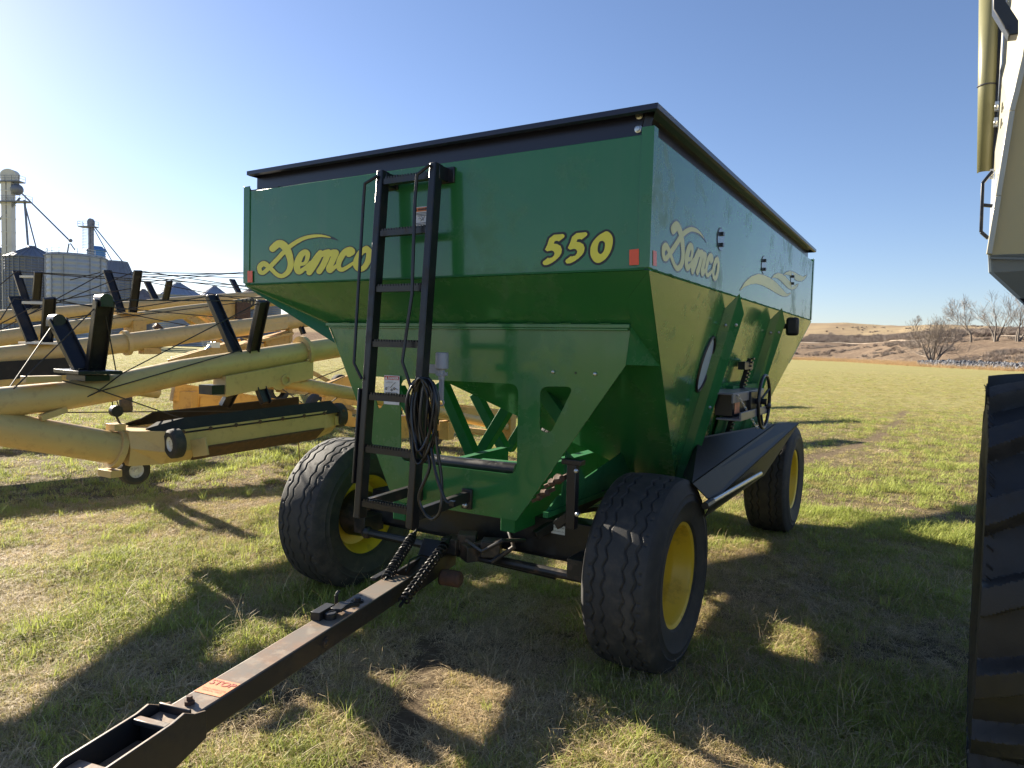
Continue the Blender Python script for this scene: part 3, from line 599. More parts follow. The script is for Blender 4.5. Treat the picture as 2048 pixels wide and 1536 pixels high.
# ------------------------------------------------------------------ wheels
RT, WT, RR = .56, .41, .30
def tri(u): return 2*abs(2*(u-math.floor(u+.5)))-1
def tyre_mesh():
    prof = [(-.165, .295), (-.19, .315), (-.205, .36), (-.2115, .418), (-.2155, .424), (-.2155, .43), (-.2115, .436), (-.2095, .462), (-.2125, .466), (-.2125, .47), (-.2085, .474), (-.196, .515), (-.183, .538), (-.168, .549)]
    NT, NX = 320, 76; vs = []; xs = np.linspace(-.168, .168, NX); rows = len(prof)*2+NX
    gx = (-.115, -.055, .055, .115)
    for i in range(NT):
        a = 2*math.pi*i/NT; col = [(x, r) for x, r in prof]
        z = tri(a*34/(2*math.pi))
        for x in xs:
            crown = .56-.011*(abs(x)/.168)**2.5; d = 0
            for g in gx:
                u = abs(x-(g+.011*z)); d = max(d, 1-max(0, (u-.0035)/.004))
            for s in (-1, 1):
                if abs(x-s*.142) < .018 and (a*68/(2*math.pi)) % 1 < .12: d = max(d, .8*(1-abs(x-s*.142)/.018))
            col.append((x, crown-.011*max(0, min(1, d))))
        col += [(-x, r) for x, r in prof[::-1]]
        vs += [(x, r*math.cos(a), r*math.sin(a)) for x, r in col]
    fs = []
    for i in range(NT):
        j = (i+1) % NT
        for k in range(rows-1): fs.append((i*rows+k, i*rows+k+1, j*rows+k+1, j*rows+k))
    mb = MB(); mb.add(vs, fs); return mb
def rim_mesh():
    mb = MB()
    prof = [(-.165, .296), (-.178, .308), (-.172, .312), (-.155, .292), (-.12, .285), (-.08, .262), (.05, .262), (.10, .285), (.155, .292), (.172, .312), (.178, .308), (.168, .285), (.14, .272), (.10, .268), (.07, .248), (.05, .245), (.0, .243), (-.015, .235), (-.025, .2), (-.03, .12), (-.03, .0001)]
    mb.lathe(prof, (0, 0, 0), (1, 0, 0), 72)
    mb.lathe([(-.172, .303), (-.15, .284), (-.125, .27), (-.085, .247), (-.05, .243), (-.04, .2), (-.042, .0001)], (0, 0, 0), (1, 0, 0), 72)
    return mb
def hub_mesh():
    mb = MB(); mb.lathe([(-.04, .1), (.0, .085), (.02, .07), (.05, .065), (.07, .045), (.07, .0001)], (0, 0, 0), (1, 0, 0), 24)
    mb.lathe([(-.26, .0001), (-.26, .11), (-.14, .17), (-.05, .175)], (0, 0, 0), (1, 0, 0), 28)
    for k in range(8): a = k*math.pi/4; mb.lathe([(-.03, .016), (.01, .016), (.01, .0001)], (0, .125*math.cos(a), .125*math.sin(a)), (1, 0, 0), 6)
    return mb
wheel = add('wheel', rim_mesh(), YRIM, None, smooth=40)
ty = add('tyre', tyre_mesh(), RUBBER, None, smooth=30, recalc=True); ty.parent = wheel
hb = add('hub', hub_mesh(), STEELB, None, smooth=40); hb.parent = wheel
mb = MB(); rr_ = np.random.default_rng(3)
pts = [(.118+.004*math.sin(5*t), .0+.2651*math.cos(-2.05+.12*math.cos(t)*(.8+.3*math.sin(3*t))), .0) for t in []]
wheels = [wheel]
for k in range(3): wheels.append(copy_tree(wheel))
for wv, (x, y, rz, rxx) in zip(wheels, ((-.2277, .802, 0, .3), (-2.6253, .802, math.pi, 1.1), (-.2277, 4.569, 0, 2.2), (-2.6253, 4.569, math.pi, 4.))):
    wv.parent = WAG; wv.location = Vector((x, y, RT-.012))-WORLD[WAG.name]; wv.rotation_euler = (rxx, 0, rz)
# peeled paint patch on the near wheel's dish
mb = MB(); cen = math.radians(272)-.3
patch = []
for k in range(18):
    t = 2*math.pi*k/18; rr2 = 1+.35*math.sin(3*t+1)+.2*math.sin(7*t)
    patch.append((.035+.03*rr2*math.cos(t), .2415, cen+.16*rr2*math.sin(t)))
mb.add([(x, r*math.cos(a), r*math.sin(a)) for x, r, a in patch], [tuple(range(18))])
pp = add('peeled_paint', mb, RUST, None, smooth=0); pp.parent = wheels[0]
# ------------------------------------------------------------------ cable bundle hanging from the ladder
m = MB()
hx, hy_, hz = XR+.09, ly(1.62)-.06, 1.66
for k in range(9):
    ph = rng.uniform(-.4, .4); w1 = .045+.0085*k*rng.uniform(.5, 1); bot = 1.10-rng.uniform(0, .06)*k*.35+.12; pts = []
    for t in np.linspace(0, 2*math.pi, 26, endpoint=False):
        s = math.sin(t); c = math.cos(t)
        z = hz-.19+.19*c+(.035*(k % 3) if c < 0 else 0)*c; x = hx-.03+w1*s*(.9+.25*math.cos(t+ph))+.02*math.sin(k*2.1)
        pts.append((x, hy_+.012*math.sin(k*1.7)+.018*math.cos(2*t+k), z))
    m.tube(pts, .0075, 7, closed=True)
m.tube(catmull([(hx-.02, hy_, 1.66), (hx-.03, hy_-.02, 1.45), (hx-.005, hy_, 1.3), (hx+.03, hy_-.01, 1.2), (hx-.02, hy_-.03, 1.05), (hx+.01, hy_-.02, .96), (hx+.07, hy_-.02, .94), (hx+.115, hy_-.02, 1.0), (hx+.1, hy_, 1.15), (hx+.06, hy_, 1.35), (hx+.04, hy_, 1.6)], 5), .009, 8)
m.tube(catmull([(hx+.03, hy_, 1.3), (hx+.08, hy_-.02, 1.17), (hx+.14, hy_-.02, 1.05), (hx+.175, hy_-.01, 1.035)], 5), .009, 8); m.box((hx+.18, hy_-.01, 1.033), (.03, .02, .025))
tag(add('cable_coil', m, CABLEM), 'black wiring cable looped in a coil and hung on the wagon ladder', 'cable')
# ================================================================== grain augers
def auger(idx, label, P0, d, pts, r, ext0, ext1):
    """pts: photo points along the tube's centre line, surveyed on the auger's own vertical plane"""
    P = [Vector(on_vert(*q, P0, d)) for q in pts]
    A0 = P[0]+(P[0]-P[1]).normalized()*ext0; A1 = P[-1]+(P[-1]-P[-2]).normalized()*ext1
    rt = thing('grain_auger', (P[1].x, P[1].y, 0), label, 'grain auger', 'grain augers parked side by side')
    m = MB(); m.tube([A0]+P+[A1], r, 26); tb_ = add('auger_tube', m, YAUG, rt)
    return rt, tb_, A0, P, A1
dA = (.1, 1.)
# ---- nearest auger
PD = (-4.9, .4)
AG, tube1, a0, PT, a1 = auger(0, 'nearest yellow auger, with swing hopper slung below its tube beside the wagon', PD, dA, [(0, 805), (125, 792), (215, 777), (360, 745), (620, 703), (690, 692)], .118, 2.6, 7.5)
def vD(x, y): return Vector(on_vert(x, y, PD, dA))
ax = (PT[4]-PT[3]).normalized(); side = Vector((ax.y, -ax.x, 0)).normalized()
m = MB(); c = vD(606, 704); m.lathe([(-.02, .118), (-.02, .175), (.02, .175), (.02, .118)], c, tuple(ax), 32)
for k in range(8): a = k*math.pi/4+.2; m.sphere(c+side*(.148*math.cos(a))+Vector((0, 0, .148*math.sin(a)))-ax*.025, .016, 4)
add('tube_flange', m, YAUG, AG)
m = MB(); b0 = vD(437, 772); b1 = vD(612, 738); m.prism([b0+side*.13+Vector((0, 0, .10)), b0+side*.13+Vector((0, 0, -.10)), b0-side*.1+Vector((0, 0, -.10)), b0-side*.1+Vector((0, 0, .10))], b1-b0); add('drive_cover', m, YAUG, AG, bevel=.004)
m = MB(); b = vD(418, 768); m.box(b+side*.05+Vector((0, 0, -.05)), (.2, .14, .09)); add('drive_shaft_guard', m, BLACK, AG)
def vpost(q0, q1, top, wdt, parent, P0, off):
    """one leg of a V truss: foot on the tube, head spread to one side"""
    a = Vector(on_vert(*q0, P0, dA)); b = Vector(on_vert(*q1, (P0[0]+off, P0[1]), dA)); mb = MB()
    mb.bar(a, b, wdt, .05, tuple(side)); o = (b-a).normalized(); wd = o.cross(side).normalized()
    for s in (-1, 1): mb.bar(a+wd*s*wdt*.5+side*.03, b+wd*s*wdt*.5+side*.03, .012, .06, tuple(side))
    return add('truss_post', mb, BLACK, parent, bevel=.004), b
_, h1 = vpost((163, 741), (112, 640), 0, .125, AG, PD, -.35); _, h2 = vpost((187, 741), (206, 600), 0, .13, AG, PD, .3)
m = MB(); b = vD(176, 743); m.box(b, (.5, .34, .03), Matrix.Rotation(-.1, 3, 'Z')); m.box(b-Vector((0, 0, .05)), (.3, .2, .05)); add('truss_base', m, BLACK, AG, bevel=.003)
for h in (h1, h2):
    m = MB(); m.lathe([(-.07, .0001), (-.07, .05), (.07, .05), (.07, .0001)], h, tuple(side), 16); m.box(h-Vector((0, 0, .03)), (.13, .1, .05)); add('pulley', m, BLACK, AG)
_, h3 = vpost((470, 707), (420, 592), 0, .095, AG, PD, -.35); _, h4 = vpost((501, 712), (524, 602), 0, .1, AG, PD, .28)
vpost((508, 748), (530, 806), 0, .09, AG, PD, .16); vpost((470, 768), (447, 812), 0, .09, AG, PD, -.1)
cab = []
def cable(parent, *P, r=.0055, m_=WIRE): mb = MB(); mb.tube([Vector(p) for p in P], r, 5); return add('cable', mb, m_, parent)
e1 = PT[4]+ax*6
cable(AG, vD(15, 781), h1, h3, e1-side*.2); cable(AG, vD(8, 775)+side*.2, h2, h4, e1+side*.2); cable(AG, vD(112, 760)+side*.13, vD(175, 775)+side*.14, vD(360, 838)+side*.1)
cable(AG, vD(95, 832), vD(180, 782)+side*.14, vD(230, 746)+side*.13, h4); cable(AG, vD(215, 742), vD(238, 815)); cable(AG, vD(208, 745)+side*.06, vD(226, 815)); cable(AG, h2, vD(222, 745)+side*.1)
cable(AG, vD(180, 782)+side*.14, vD(470, 700)+side*.1, h3-Vector((0, 0, .05))); cable(AG, vD(120, 825), vD(500, 812)-Vector((0, 0, .05)))
m = MB(); b = vD(232, 822); m.lathe([(-.03, .0001), (-.03, .05), (.03, .05), (.03, .0001)], b, tuple(side), 14); m.tube(catmull([b-Vector((0, 0, .04)), b+ax*.02-Vector((0, 0, .09)), b+ax*.03-Vector((0, 0, .12)), b-ax*.01-Vector((0, 0, .15))], 4), .01, 6); add('hoist_hook', m, STEELB, AG)
m = MB(); b = vD(75, 757); m.box(b+side*.08, (.1, .26, .05)); add('cable_clamp', m, YAUG, AG, bevel=.003)
m = MB(); b = vD(100, 826); m.box(b+side*.06, (.06, .2, .05), Matrix.Rotation(.3, 3, 'X')); add('cable_clamp', m, YAUG, AG, bevel=.003)
# swing-hopper conveyor, hung under the tube
m = MB(); t0 = vD(-330, 790); m.tube([t0, vD(0, 857), vD(120, 877), vD(228, 896)], [.135, .135, .137, .14], 26); IT = add('intake_tube', m, YAUG, AG)
m = MB(); b = vD(232, 897); iax = (vD(228, 896)-vD(120, 877)).normalized(); m.lathe([(-.025, .14), (-.025, .175), (.025, .175), (.025, .14)], b, tuple(iax), 26); m.box(b+Vector((0, 0, .19)), (.14, .1, .06)); m.box(b-Vector((0, 0, .2))-ax*.05, (.2, .1, .06)); add('intake_flange', m, YAUG, AG, bevel=.002)
h0 = vD(243, 893); h1_ = vD(300, 884); h9 = vD(642, 836); hd = (h9-h1_).normalized(); hs = Vector((hd.y, -hd.x, 0)).normalized(); hu = hs.cross(hd).normalized()
if hu.z < 0: hu = -hu
sec = [(.36, .13), (.36, -.06), (.20, -.18), (-.20, -.18), (-.36, -.06), (-.36, .13)]
def sp(c, u, v): return c+hs*u+hu*v
m = MB(); k = 6
small = [(.15, .15), (.17, 0), (.12, -.16), (-.12, -.16), (-.17, 0), (-.15, .15)]
vs = [sp(h0, *q) for q in small]+[sp(h1_, *q) for q in sec]+[sp(h9-hd*.22, *q) for q in sec]+[sp(h9, u*.8, v*.9+.01) for u, v in sec]
fs = []
for g in range(3):
    for i in range(5): fs.append((g*k+i, g*k+i+1, g*k+k+i+1, g*k+k+i))
fs += [tuple(range(k)), tuple(range(3*k, 4*k)), (0, 5, 11, 6)]
m.add(vs, fs); HP = add('swing_hopper', m, YAUG, AG, smooth=0)
m = MB()
for s in (1, -1):
    a = h1_+hd*.26; b = h9-hd*.12
    m.prism([sp(a, s*.366, -.045), sp(a, s*.366, -.062), sp(a, s*.206, -.188), sp(a, s*.196, -.186)], b-hd*.12-a)
add('worn_skirt', m, RUST, HP, smooth=0)
m = MB()
for s in (1, -1):
    a = h1_+hd*.04; b = h9-hd*.02
    m.poly3([sp(a, s*.368, .10), sp(b, s*.368, .10), sp(b-hd*.06, s*.28, .225), sp(a+hd*.14, s*.28, .225)], .012)
    m.poly3([sp(h0+hd*.12, s*.2, .16), sp(a, s*.366, .10), sp(a+hd*.14, s*.28, .225), sp(h0+hd*.25, s*.14, .2)], .012)
add('rubber_flap', m, BELT, HP, smooth=0)
for j in range(9):
    for s in (1, -1): m = MB(); m.lathe([(0, .02), (.01, .018), (.01, .0001)], sp(h1_+hd*(.12+j*.255), s*.368, .125-.015), tuple(hs*s), 8); add('flap_bolt', m, RUST, HP)
def small_wheel(c, axd, parent, r=.14):
    mb = MB(); mb.lathe([(-.05, .065), (-.055, r*.8), (-.04, r*.97), (0, r), (.04, r*.97), (.055, r*.8), (.05, .065)], c, axd, 28); o = add('caster_wheel', mb, RUBBER, parent)
    mb = MB(); mb.lathe([(-.045, .066), (-.03, .05), (-.03, .0001)], c, axd, 20); mb.lathe([(.045, .066), (.03, .05), (.03, .0001)], c, axd, 20); mb.lathe([(.0, .02), (.06, .02), (.06, .0001)], c, axd, 10); add('caster_rim', mb, WHITEW, o); return o
wc = vD(350, 888)+hs*.42
small_wheel(Vector(on_vert(350, 887, (PD[0]+.42, PD[1]), dA)), tuple((hs*.05+hd*.97).normalized()), HP, .13)
small_wheel(Vector(on_vert(676, 830, (PD[0]+.25, PD[1]), dA)), tuple((hs*.05+hd*.97).normalized()), HP, .135)
small_wheel(vD(268, 940)+Vector((0, 0, .0)), tuple(hs), HP, .13); small_wheel(vD(597, 866)-hs*.1, tuple(hs), HP, .125)
small_wheel(Vector(on_vert(252, 808, (PD[0]-.7, PD[1]), dA)), tuple((hs*.45+hd*.9).normalized()), HP, .085)
m = MB(); m.bar(sp(h1_+hd*.2, .36, -.05), sp(h1_+hd*.28, .47, -.03), .03, .16); m.bar(sp(h9-hd*.05, .3, .0), sp(h9+hd*.06, .33, .0), .03, .1); add('caster_bracket', m, YAUG, HP, bevel=.003)
m = MB(); b = vD(597, 880); m.tube([b, Vector((b.x+.05, b.y, .02))], .006, 6); add('hanging_rope', m, DRYG, HP)
# transport undercarriage
UC = (-4.72, 1.9)
def vU(x, y): return Vector(on_vert(x, y, UC, (.03, 1)))
m = MB(); m.tube([vU(552, 760), vU(721, 790), vU(1012, 853)], .075, 16); m.lathe([(-.09, .1), (.09, .1), (.09, .0001)], vU(548, 760), tuple(side), 18); m.lathe([(.09, .06), (.12, .06), (.12, .035), (.06, .035)], vU(560, 759), tuple(side), 16); UCo = add('lift_arm', m, YAUG, AG)
def vL(x, y): return Vector(on_vert(x, y, (-5.9, 2), (.03, 1)))
m = MB(); m.bar(vL(345, 783), vL(700, 836), .07, .2); m.bar(vL(640, 782), vL(735, 748), .07, .16); m.bar(vL(430, 812), vL(760, 850), .06, .14); add('axle_frame', m, YAUG2, AG, bevel=.004)
m = MB(); m.bar(vU(840, 822), vU(1018, 834), .08, .2); m.bar(vL(648, 790), vL(1020, 832), .07, .2); m.bar(vU(920, 858), vU(985, 868), .3, .06); add('cross_channel', m, YAUG2, AG, bevel=.004)
m = MB(); b = vU(1016, 850); m.box(b, (.2, .16, .36)); m.box(b-Vector((0, 0, .26)), (.12, .1, .2)); m.box(vU(893, 860), (.16, .14, .26)); m.box(vU(820, 856)-side*.2, (.18, .2, .3)); add('axle_post', m, YAUG2, AG, bevel=.004)
for s in (-1.1, 1.1):
    b = vU(1016, 856)+Vector((s-.9, .6, 0)); wz = .36
    mb = MB(); mb.lathe([(-.09, .2), (-.1, .3), (-.08, .35), (0, .36), (.08, .35), (.1, .3), (.09, .2)], (b.x, b.y, wz), (1, 0, 0), 32); o = add('road_wheel', mb, RUBBER, AG)
    mb = MB(); mb.lathe([(-.09, .2), (-.02, .18), (-.02, .0001)], (b.x, b.y, wz), (1, 0, 0), 24); add('road_rim', mb, YRIM, o)
m = MB(); b = vU(1016, 856); m.bar((b.x-2.05, b.y+.6, .37), (b.x+.25, b.y+.6, .37), .1, .1); add('road_axle', m, YAUG2, AG)
m = MB(); m.bar(vL(395, 803), vL(440, 806), .1, .12); m.bar(vL(352, 822), vL(404, 838), .08, .1); m.box(vL(372, 800), (.2, .2, .2), Matrix.Rotation(.6, 3, 'Z')); add('winch_frame', m, YAUG2, AG, bevel=.004)
for q in (((930, 772), (1012, 850)), ((610, 790), (690, 752)), ((660, 806), (700, 776))): cable(AG, vU(*q[0]), vU(*q[1]), r=.006)
for q in (((345, 798), (560, 850)), ((500, 800), (720, 858)), ((380, 806), (480, 742)), ((560, 775), (660, 845)), ((600, 770), (690, 735))): cable(AG, vL(*q[0]), vL(*q[1]), r=.007)
# ---- second auger
PC = (-10., 2.)
AC, t2, c0, QC, c1 = auger(1, 'yellow auger second from the wagon, dark skirted hopper below its tube', PC, dA, [(0, 715), (130, 701), (250, 686), (360, 671), (500, 653), (570, 644)], .152, 4, 9)
def vC(x, y, o=0.): return Vector(on_vert(x, y, (PC[0]+o, PC[1]), dA))
def posts(parent, P0, L, wdt=.09, off=.3):
    H = []
    for q0, q1, s in L:
        _, h = vpost(q0, q1, 0, wdt, parent, P0, off*s); H.append(h)
    return H
HC = posts(AC, PC, [((63, 682), (27, 594), -1), ((91, 694), (98, 596), 1)], .14, .45)
m = MB(); m.bar(vC(45, 605, -.1), vC(92, 606, .1), .05, .04); m.box(vC(76, 686), (.5, .3, .03)); add('truss_cross_bar', m, WHITESTEEL, AC)
m = MB(); fl = [vC(258, 688), vC(246, 686)]
m.lathe([(-.03, .15), (-.03, .2), (.03, .2), (.03, .15)], vC(252, 686), tuple(ax), 26); add('tube_flange', m, YAUG, AC)
m = MB(); m.prism([vC(527, 665, .15), vC(527, 665, -.1), vC(527, 640, -.1), vC(527, 640, .15)], vC(575, 655)-vC(527, 663)); add('drive_cover', m, YAUG, AC, bevel=.004)
HC2 = posts(AC, PC, [((595, 640), (606, 668), 1)], .07, .1)
m = MB(); a = vC(-260, 760, .2); b = vC(152, 732, .2); m.bar(a, b, .03, .26); m.bar(a-Vector((.6, 0, 0)), b-Vector((.6, 0, 0)), .03, .26); add('rubber_flap', m, BELT, AC)
m = MB(); m.prism([b+Vector((-.3, 0, -.12)), b+Vector((.05, 0, -.12)), b+Vector((-.05, 0, -.42)), b+Vector((-.3, 0, -.42)), b+Vector((-.6, 0, -.42)), b+Vector((-.7, 0, -.12))], a-b); m.tube([vC(120, 755, .0)-Vector((.2, 0, .0)), vC(330, 772)-Vector((.2, 0, .1))], .12, 16); add('swing_hopper', m, YAUG, AC, smooth=30)
m = MB(); m.bar(vC(340, 728), vC(470, 690), .09, .16); m.bar(vC(467, 692), vC(575, 666), .4, .05); m.bar(vC(530, 690), vC(577, 676), .1, .3); m.bar(vC(345, 722, -.6), vC(480, 684, -.6), .09, .14); m.box(vC(578, 668), (.12, .08, .3)); m.box(vC(300, 702), (.16, .3, .1)); add('lift_frame', m, YAUG2, AC, bevel=.004)
m = MB(); m.tube([vC(408, 706), vC(425, 686)], .035, 10); m.tube([vC(414, 706), vC(432, 686)], .035, 10); m.box(vC(427, 690), (.14, .16, .1)); add('hydraulic_cylinder', m, STEEL, AC)
for a, b in (((0, 648), (92, 600)), ((0, 640), (28, 597)), ((98, 597), (420, 660)), ((28, 597), (500, 640)), ((310, 655), (560, 690)), ((380, 668), (660, 560)), ((200, 640), (520, 600))): cable(AC, vC(*a), vC(*b), r=.008)
m = MB(); xx = vC(470, 690); m.bar((xx.x-1, xx.y+3, .36), (xx.x+1, xx.y+3, .36), .1, .1); m.bar((xx.x, xx.y, xx.z), (xx.x, xx.y+3, .4), .1, .1); add('road_axle', m, YAUG2, AC)
for s in (-1.05, 1.05):
    mb = MB(); mb.lathe([(-.09, .2), (-.1, .3), (-.08, .35), (0, .36), (.08, .35), (.1, .3), (.09, .2)], (xx.x+s, xx.y+3, .36), (1, 0, 0), 24); o = add('road_wheel', mb, RUBBER, AC)
# ---- third and fourth augers
PB = (-14.4, 6.2)
AB, t3, b0_, QB, b1_ = auger(2, 'long yellow auger third from the wagon, black number painted near its upper end', PB, dA, [(0, 677), (120, 659), (285, 636), (360, 625), (460, 613), (520, 604)], .155, 6, 12)
def vB(x, y, o=0.): return Vector(on_vert(x, y, (PB[0]+o, PB[1]), dA))
HB = posts(AB, PB, [((242, 626), (213, 541), -1), ((263, 634), (275, 541), 1)], .16, .5)
m = MB(); m.box(vB(253, 627), (.7, .4, .04)); m.box(vB(270, 655), (.4, .3, .3)); m.box(vB(452, 620), (.4, .8, .5)); add('truss_base', m, YAUG2, AB)
na = vB(475, 609.5, .158); nb = vB(500, 606, .158)
text('number_lettering', '1410', .30, (na+nb)/2+Vector((.01, 0, 0)), tuple((nb-na).normalized()), (0, 0, 1), DECALK, AB, bold=.012)
m = MB(); m.box(vB(475, 640), (.5, .4, .9)); m.bar(vB(310, 650), vB(330, 668), .12, .12); add('lift_frame', m, RUST, AB)
for a, b in (((0, 660), (213, 543)), ((30, 640), (275, 541)), ((213, 543), (500, 580)), ((275, 541), (500, 575)), ((275, 560), (505, 603)), ((275, 555), (490, 545)), ((275, 545), (500, 548)), ((150, 640), (275, 590)), ((120, 600), (275, 575))): cable(AB, vB(*a), vB(*b), r=.011)
PA = (-17.5, 8.)
AA, t4, a0_, QA, a1_ = auger(3, 'farthest yellow auger, low behind the others, two pairs of slim black posts', PA, dA, [(0, 634), (120, 626), (285, 612), (360, 605), (500, 594), (540, 590)], .165, 6, 14)
def vA(x, y, o=0.): return Vector(on_vert(x, y, (PA[0]+o, PA[1]), dA))
HA = posts(AA, PA, [((56, 618), (32, 542), -1), ((70, 622), (76, 544), 1), ((314, 606), (293, 563), -1), ((328, 609), (338, 562), 1), ((481, 593), (463, 559), -1)], .16, .5)
m = MB(); m.bar(vA(40, 553, -.1), vA(72, 553, .1), .06, .05); add('truss_cross_bar', m, WHITESTEEL, AA)
for a, b in (((0, 570), (32, 543)), ((32, 543), (293, 564)), ((76, 545), (338, 562)), ((338, 562), (500, 572)), ((293, 564), (480, 545)), ((280, 548), (490, 556)), ((140, 560), (200, 545))): cable(AA, vA(*a), vA(*b), r=.012)
for rt, Q, yy in ((AB, QB, 4.), (AA, QA, 5.)):
    m = MB(); q = Q[3]; m.bar(q, (q.x-1.2, q.y+yy, .4), .12, .12); m.bar(q, (q.x+1.2, q.y+yy, .4), .12, .12); m.bar((q.x-1.3, q.y+yy, .4), (q.x+1.3, q.y+yy, .4), .12, .12); m.bar(Q[0], (Q[0].x, Q[0].y-4, .1), .1, .1); add('lift_arm', m, YAUG2, rt)
    for s in (-1.3, 1.3):
        mb = MB(); mb.lathe([(-.1, .22), (-.11, .33), (-.08, .39), (0, .4), (.08, .39), (.11, .33), (.1, .22)], (q.x+s, q.y+yy, .4), (1, 0, 0), 24); add('road_wheel', mb, RUBBER, rt)
# ================================================================== grain cart at the right edge
CT = thing('grain_cart', (3.2, 2.6, 0), 'cream and white high-sided grain cart on huge lugged tyre at the right edge', 'grain cart')
def fc(x, y, Y_=2.0): return Vector(px_y(x, y, Y_))
TY, RL, XL0 = .76, .90, 1.362
def lug_tyre():
    NT, NX = 720, 64; Wd = .72; vs = []; xs = np.linspace(0, Wd, NX)
    side_ = [(.06, .42), (.02, .5), (.0, .62), (.0, .74), (.012, .80)]
    rows = len(side_)*2+NX; NL = 17
    for i in range(NT):
        a = 2*math.pi*i/NT; col = list(side_)
        for x in xs:
            u = x/Wd; half = u if u < .5 else 1-u; base = .835-.03*(abs(u-.5)*2)**2
            ph = a*NL/(2*math.pi)+(0 if u < .5 else .5)-half*1.15-.25*half*half
            f = ph-math.floor(ph); dd = min(f, 1-f); wl = .17+.05*(1-half*2)
            hgt = max(0, min(1, (wl-dd)/.05)) if half < .47 else 0
            top = .90-.022*(abs(u-.5)*2)**3
            col.append((x, base+(top-base)*hgt))
        col += [(Wd-x, r) for x, r in side_[::-1]]
        vs += [(XL0+x, TY+r*math.sin(a), RL+r*math.cos(a)) for x, r in col]
    vs = [(x+(y-TY)*.033, y-(x-XL0)*.033, z) for x, y, z in vs]     # the cart stands a little askew
    fs = []
    for i in range(NT):
        j = (i+1) % NT
        for k in range(rows-1): fs.append((i*rows+k, i*rows+k+1, j*rows+k+1, j*rows+k))
    mb = MB(); mb.add(vs, fs); return mb
LW = add('wheel', lug_tyre(), LUGRUB, CT, smooth=32); LW.location.z -= .02
mb = MB(); mb.lathe([(.06, .43), (.1, .4), (.2, .38), (.25, .2), (.25, .0001)], (XL0, TY, RL), (1, 0, 0), 40); add('wheel_rim', mb, WHITEP, LW)
mb = MB(); q = LW
for k in range(46):
    a = rng.uniform(.1, 1.5); mb.tube([(XL0+.004, TY-.82*math.cos(a), RL+.82*math.sin(a)), (XL0-.018, TY-.84*math.cos(a+.02), RL+.84*math.sin(a+.02))], .0022, 4)
add('tyre_whisker', mb, LUGRUB, LW)
# hopper body: flared end wall facing the camera, side wall behind it, tapered underside
E0, E1 = 2.0, 2.3
Pf = [fc(2060, 30), fc(2047, 117), fc(2021, 226), fc(1994, 395), fc(1976, 510)]; low = [fc(1978, 545), fc(2048, 605)]
cor = Pf[4]; lo = low[0]; ll = low[1]; dirl = (ll-lo).normalized(); lowin = lo+dirl*1.15
topin = Vector((4.6, E0, Pf[0].z)); m = MB()
poly = [cor, Pf[3], Pf[2], Pf[1], Pf[0], Pf[0]+Vector((.25, 0, .9)), Vector((5.0, E0, Pf[0].z+.9)), Vector((5.3, E0, cor.z))]
m.poly3([(p.x, E0, p.z) for p in poly][::-1], .01); BODY = add('end_panel', m, TANREFL, CT, smooth=0)
m = MB(); m.poly3([(cor.x, E0, cor.z), (5.3, E0, cor.z), (4.4, E0+.35, lowin.z), (lowin.x, E0+.35, lowin.z), (lo.x, E0+.005, lo.z)], .01); 
add('hopper_bottom', m, GREYB, CT, smooth=0)
m = MB(); dk = lo+dirl*.22; m.poly3([(dk.x, E0-.004, dk.z), (lowin.x, E0+.342, lowin.z), (lowin.x+1.2, E0+.342, lowin.z), (lowin.x+1.2, E0+.18, lowin.z+.35)], .004); add('hopper_shade', m, BLACK, CT, smooth=0)  # black sheet laid over the hopper bottom to paint its shaded triangle
m = MB(); sidep = [(lo.x+.0, lo.z), (cor.x+.0, cor.z+.005), (Pf[3].x-.012, Pf[3].z), (Pf[2].x-.02, Pf[2].z), (Pf[1].x-.03, Pf[1].z), (Pf[0].x-.03, Pf[0].z+.3)]
vs = []
for (xa, ya), (xb_, yb_) in (((1978, 545), (1976.5, 545)), ((1976, 510), (1975.5, 510)), ((1994, 395), (1980, 425)), ((2021, 226), (1988, 270)), ((2047, 117), (1997, 130)), ((2062, 30), (2004, 0)), ((2078, -60), (2010, -90))): vs += [tuple(fc(xa, ya, E0-.012)), tuple(fc(xb_, yb_, 2.36))]
m.add(vs, [(2*i, 2*i+1, 2*i+3, 2*i+2) for i in range(6)]); SP_ = add('side_panel', m, WHITEP, CT, smooth=0); s_ = SP_.modifiers.new('sheet', 'SOLIDIFY'); s_.thickness = .012; s_.offset = -1
m = MB(); e = .0
for a, b in ((cor, Pf[3]), (Pf[3], Pf[2]), (Pf[2], Pf[1]), (Pf[1], Pf[0])): m.bar(a+Vector((.004, -.03, 0)), b+Vector((.004, -.03, 0)), .03, .035, (0, 1, 0))
add('corner_strip', m, WHITEP, CT, bevel=.004)
m = MB(); a = fc(1978, 517)-Vector((0, .03, 0)); b = a+Vector((1.6, 0, -.12)); m.bar(a, b, .01, .012)
for k in range(4): m.sphere(a.lerp(b, .05+.12*k), .006, 4)
add('seam_weld', m, GREYB, CT)
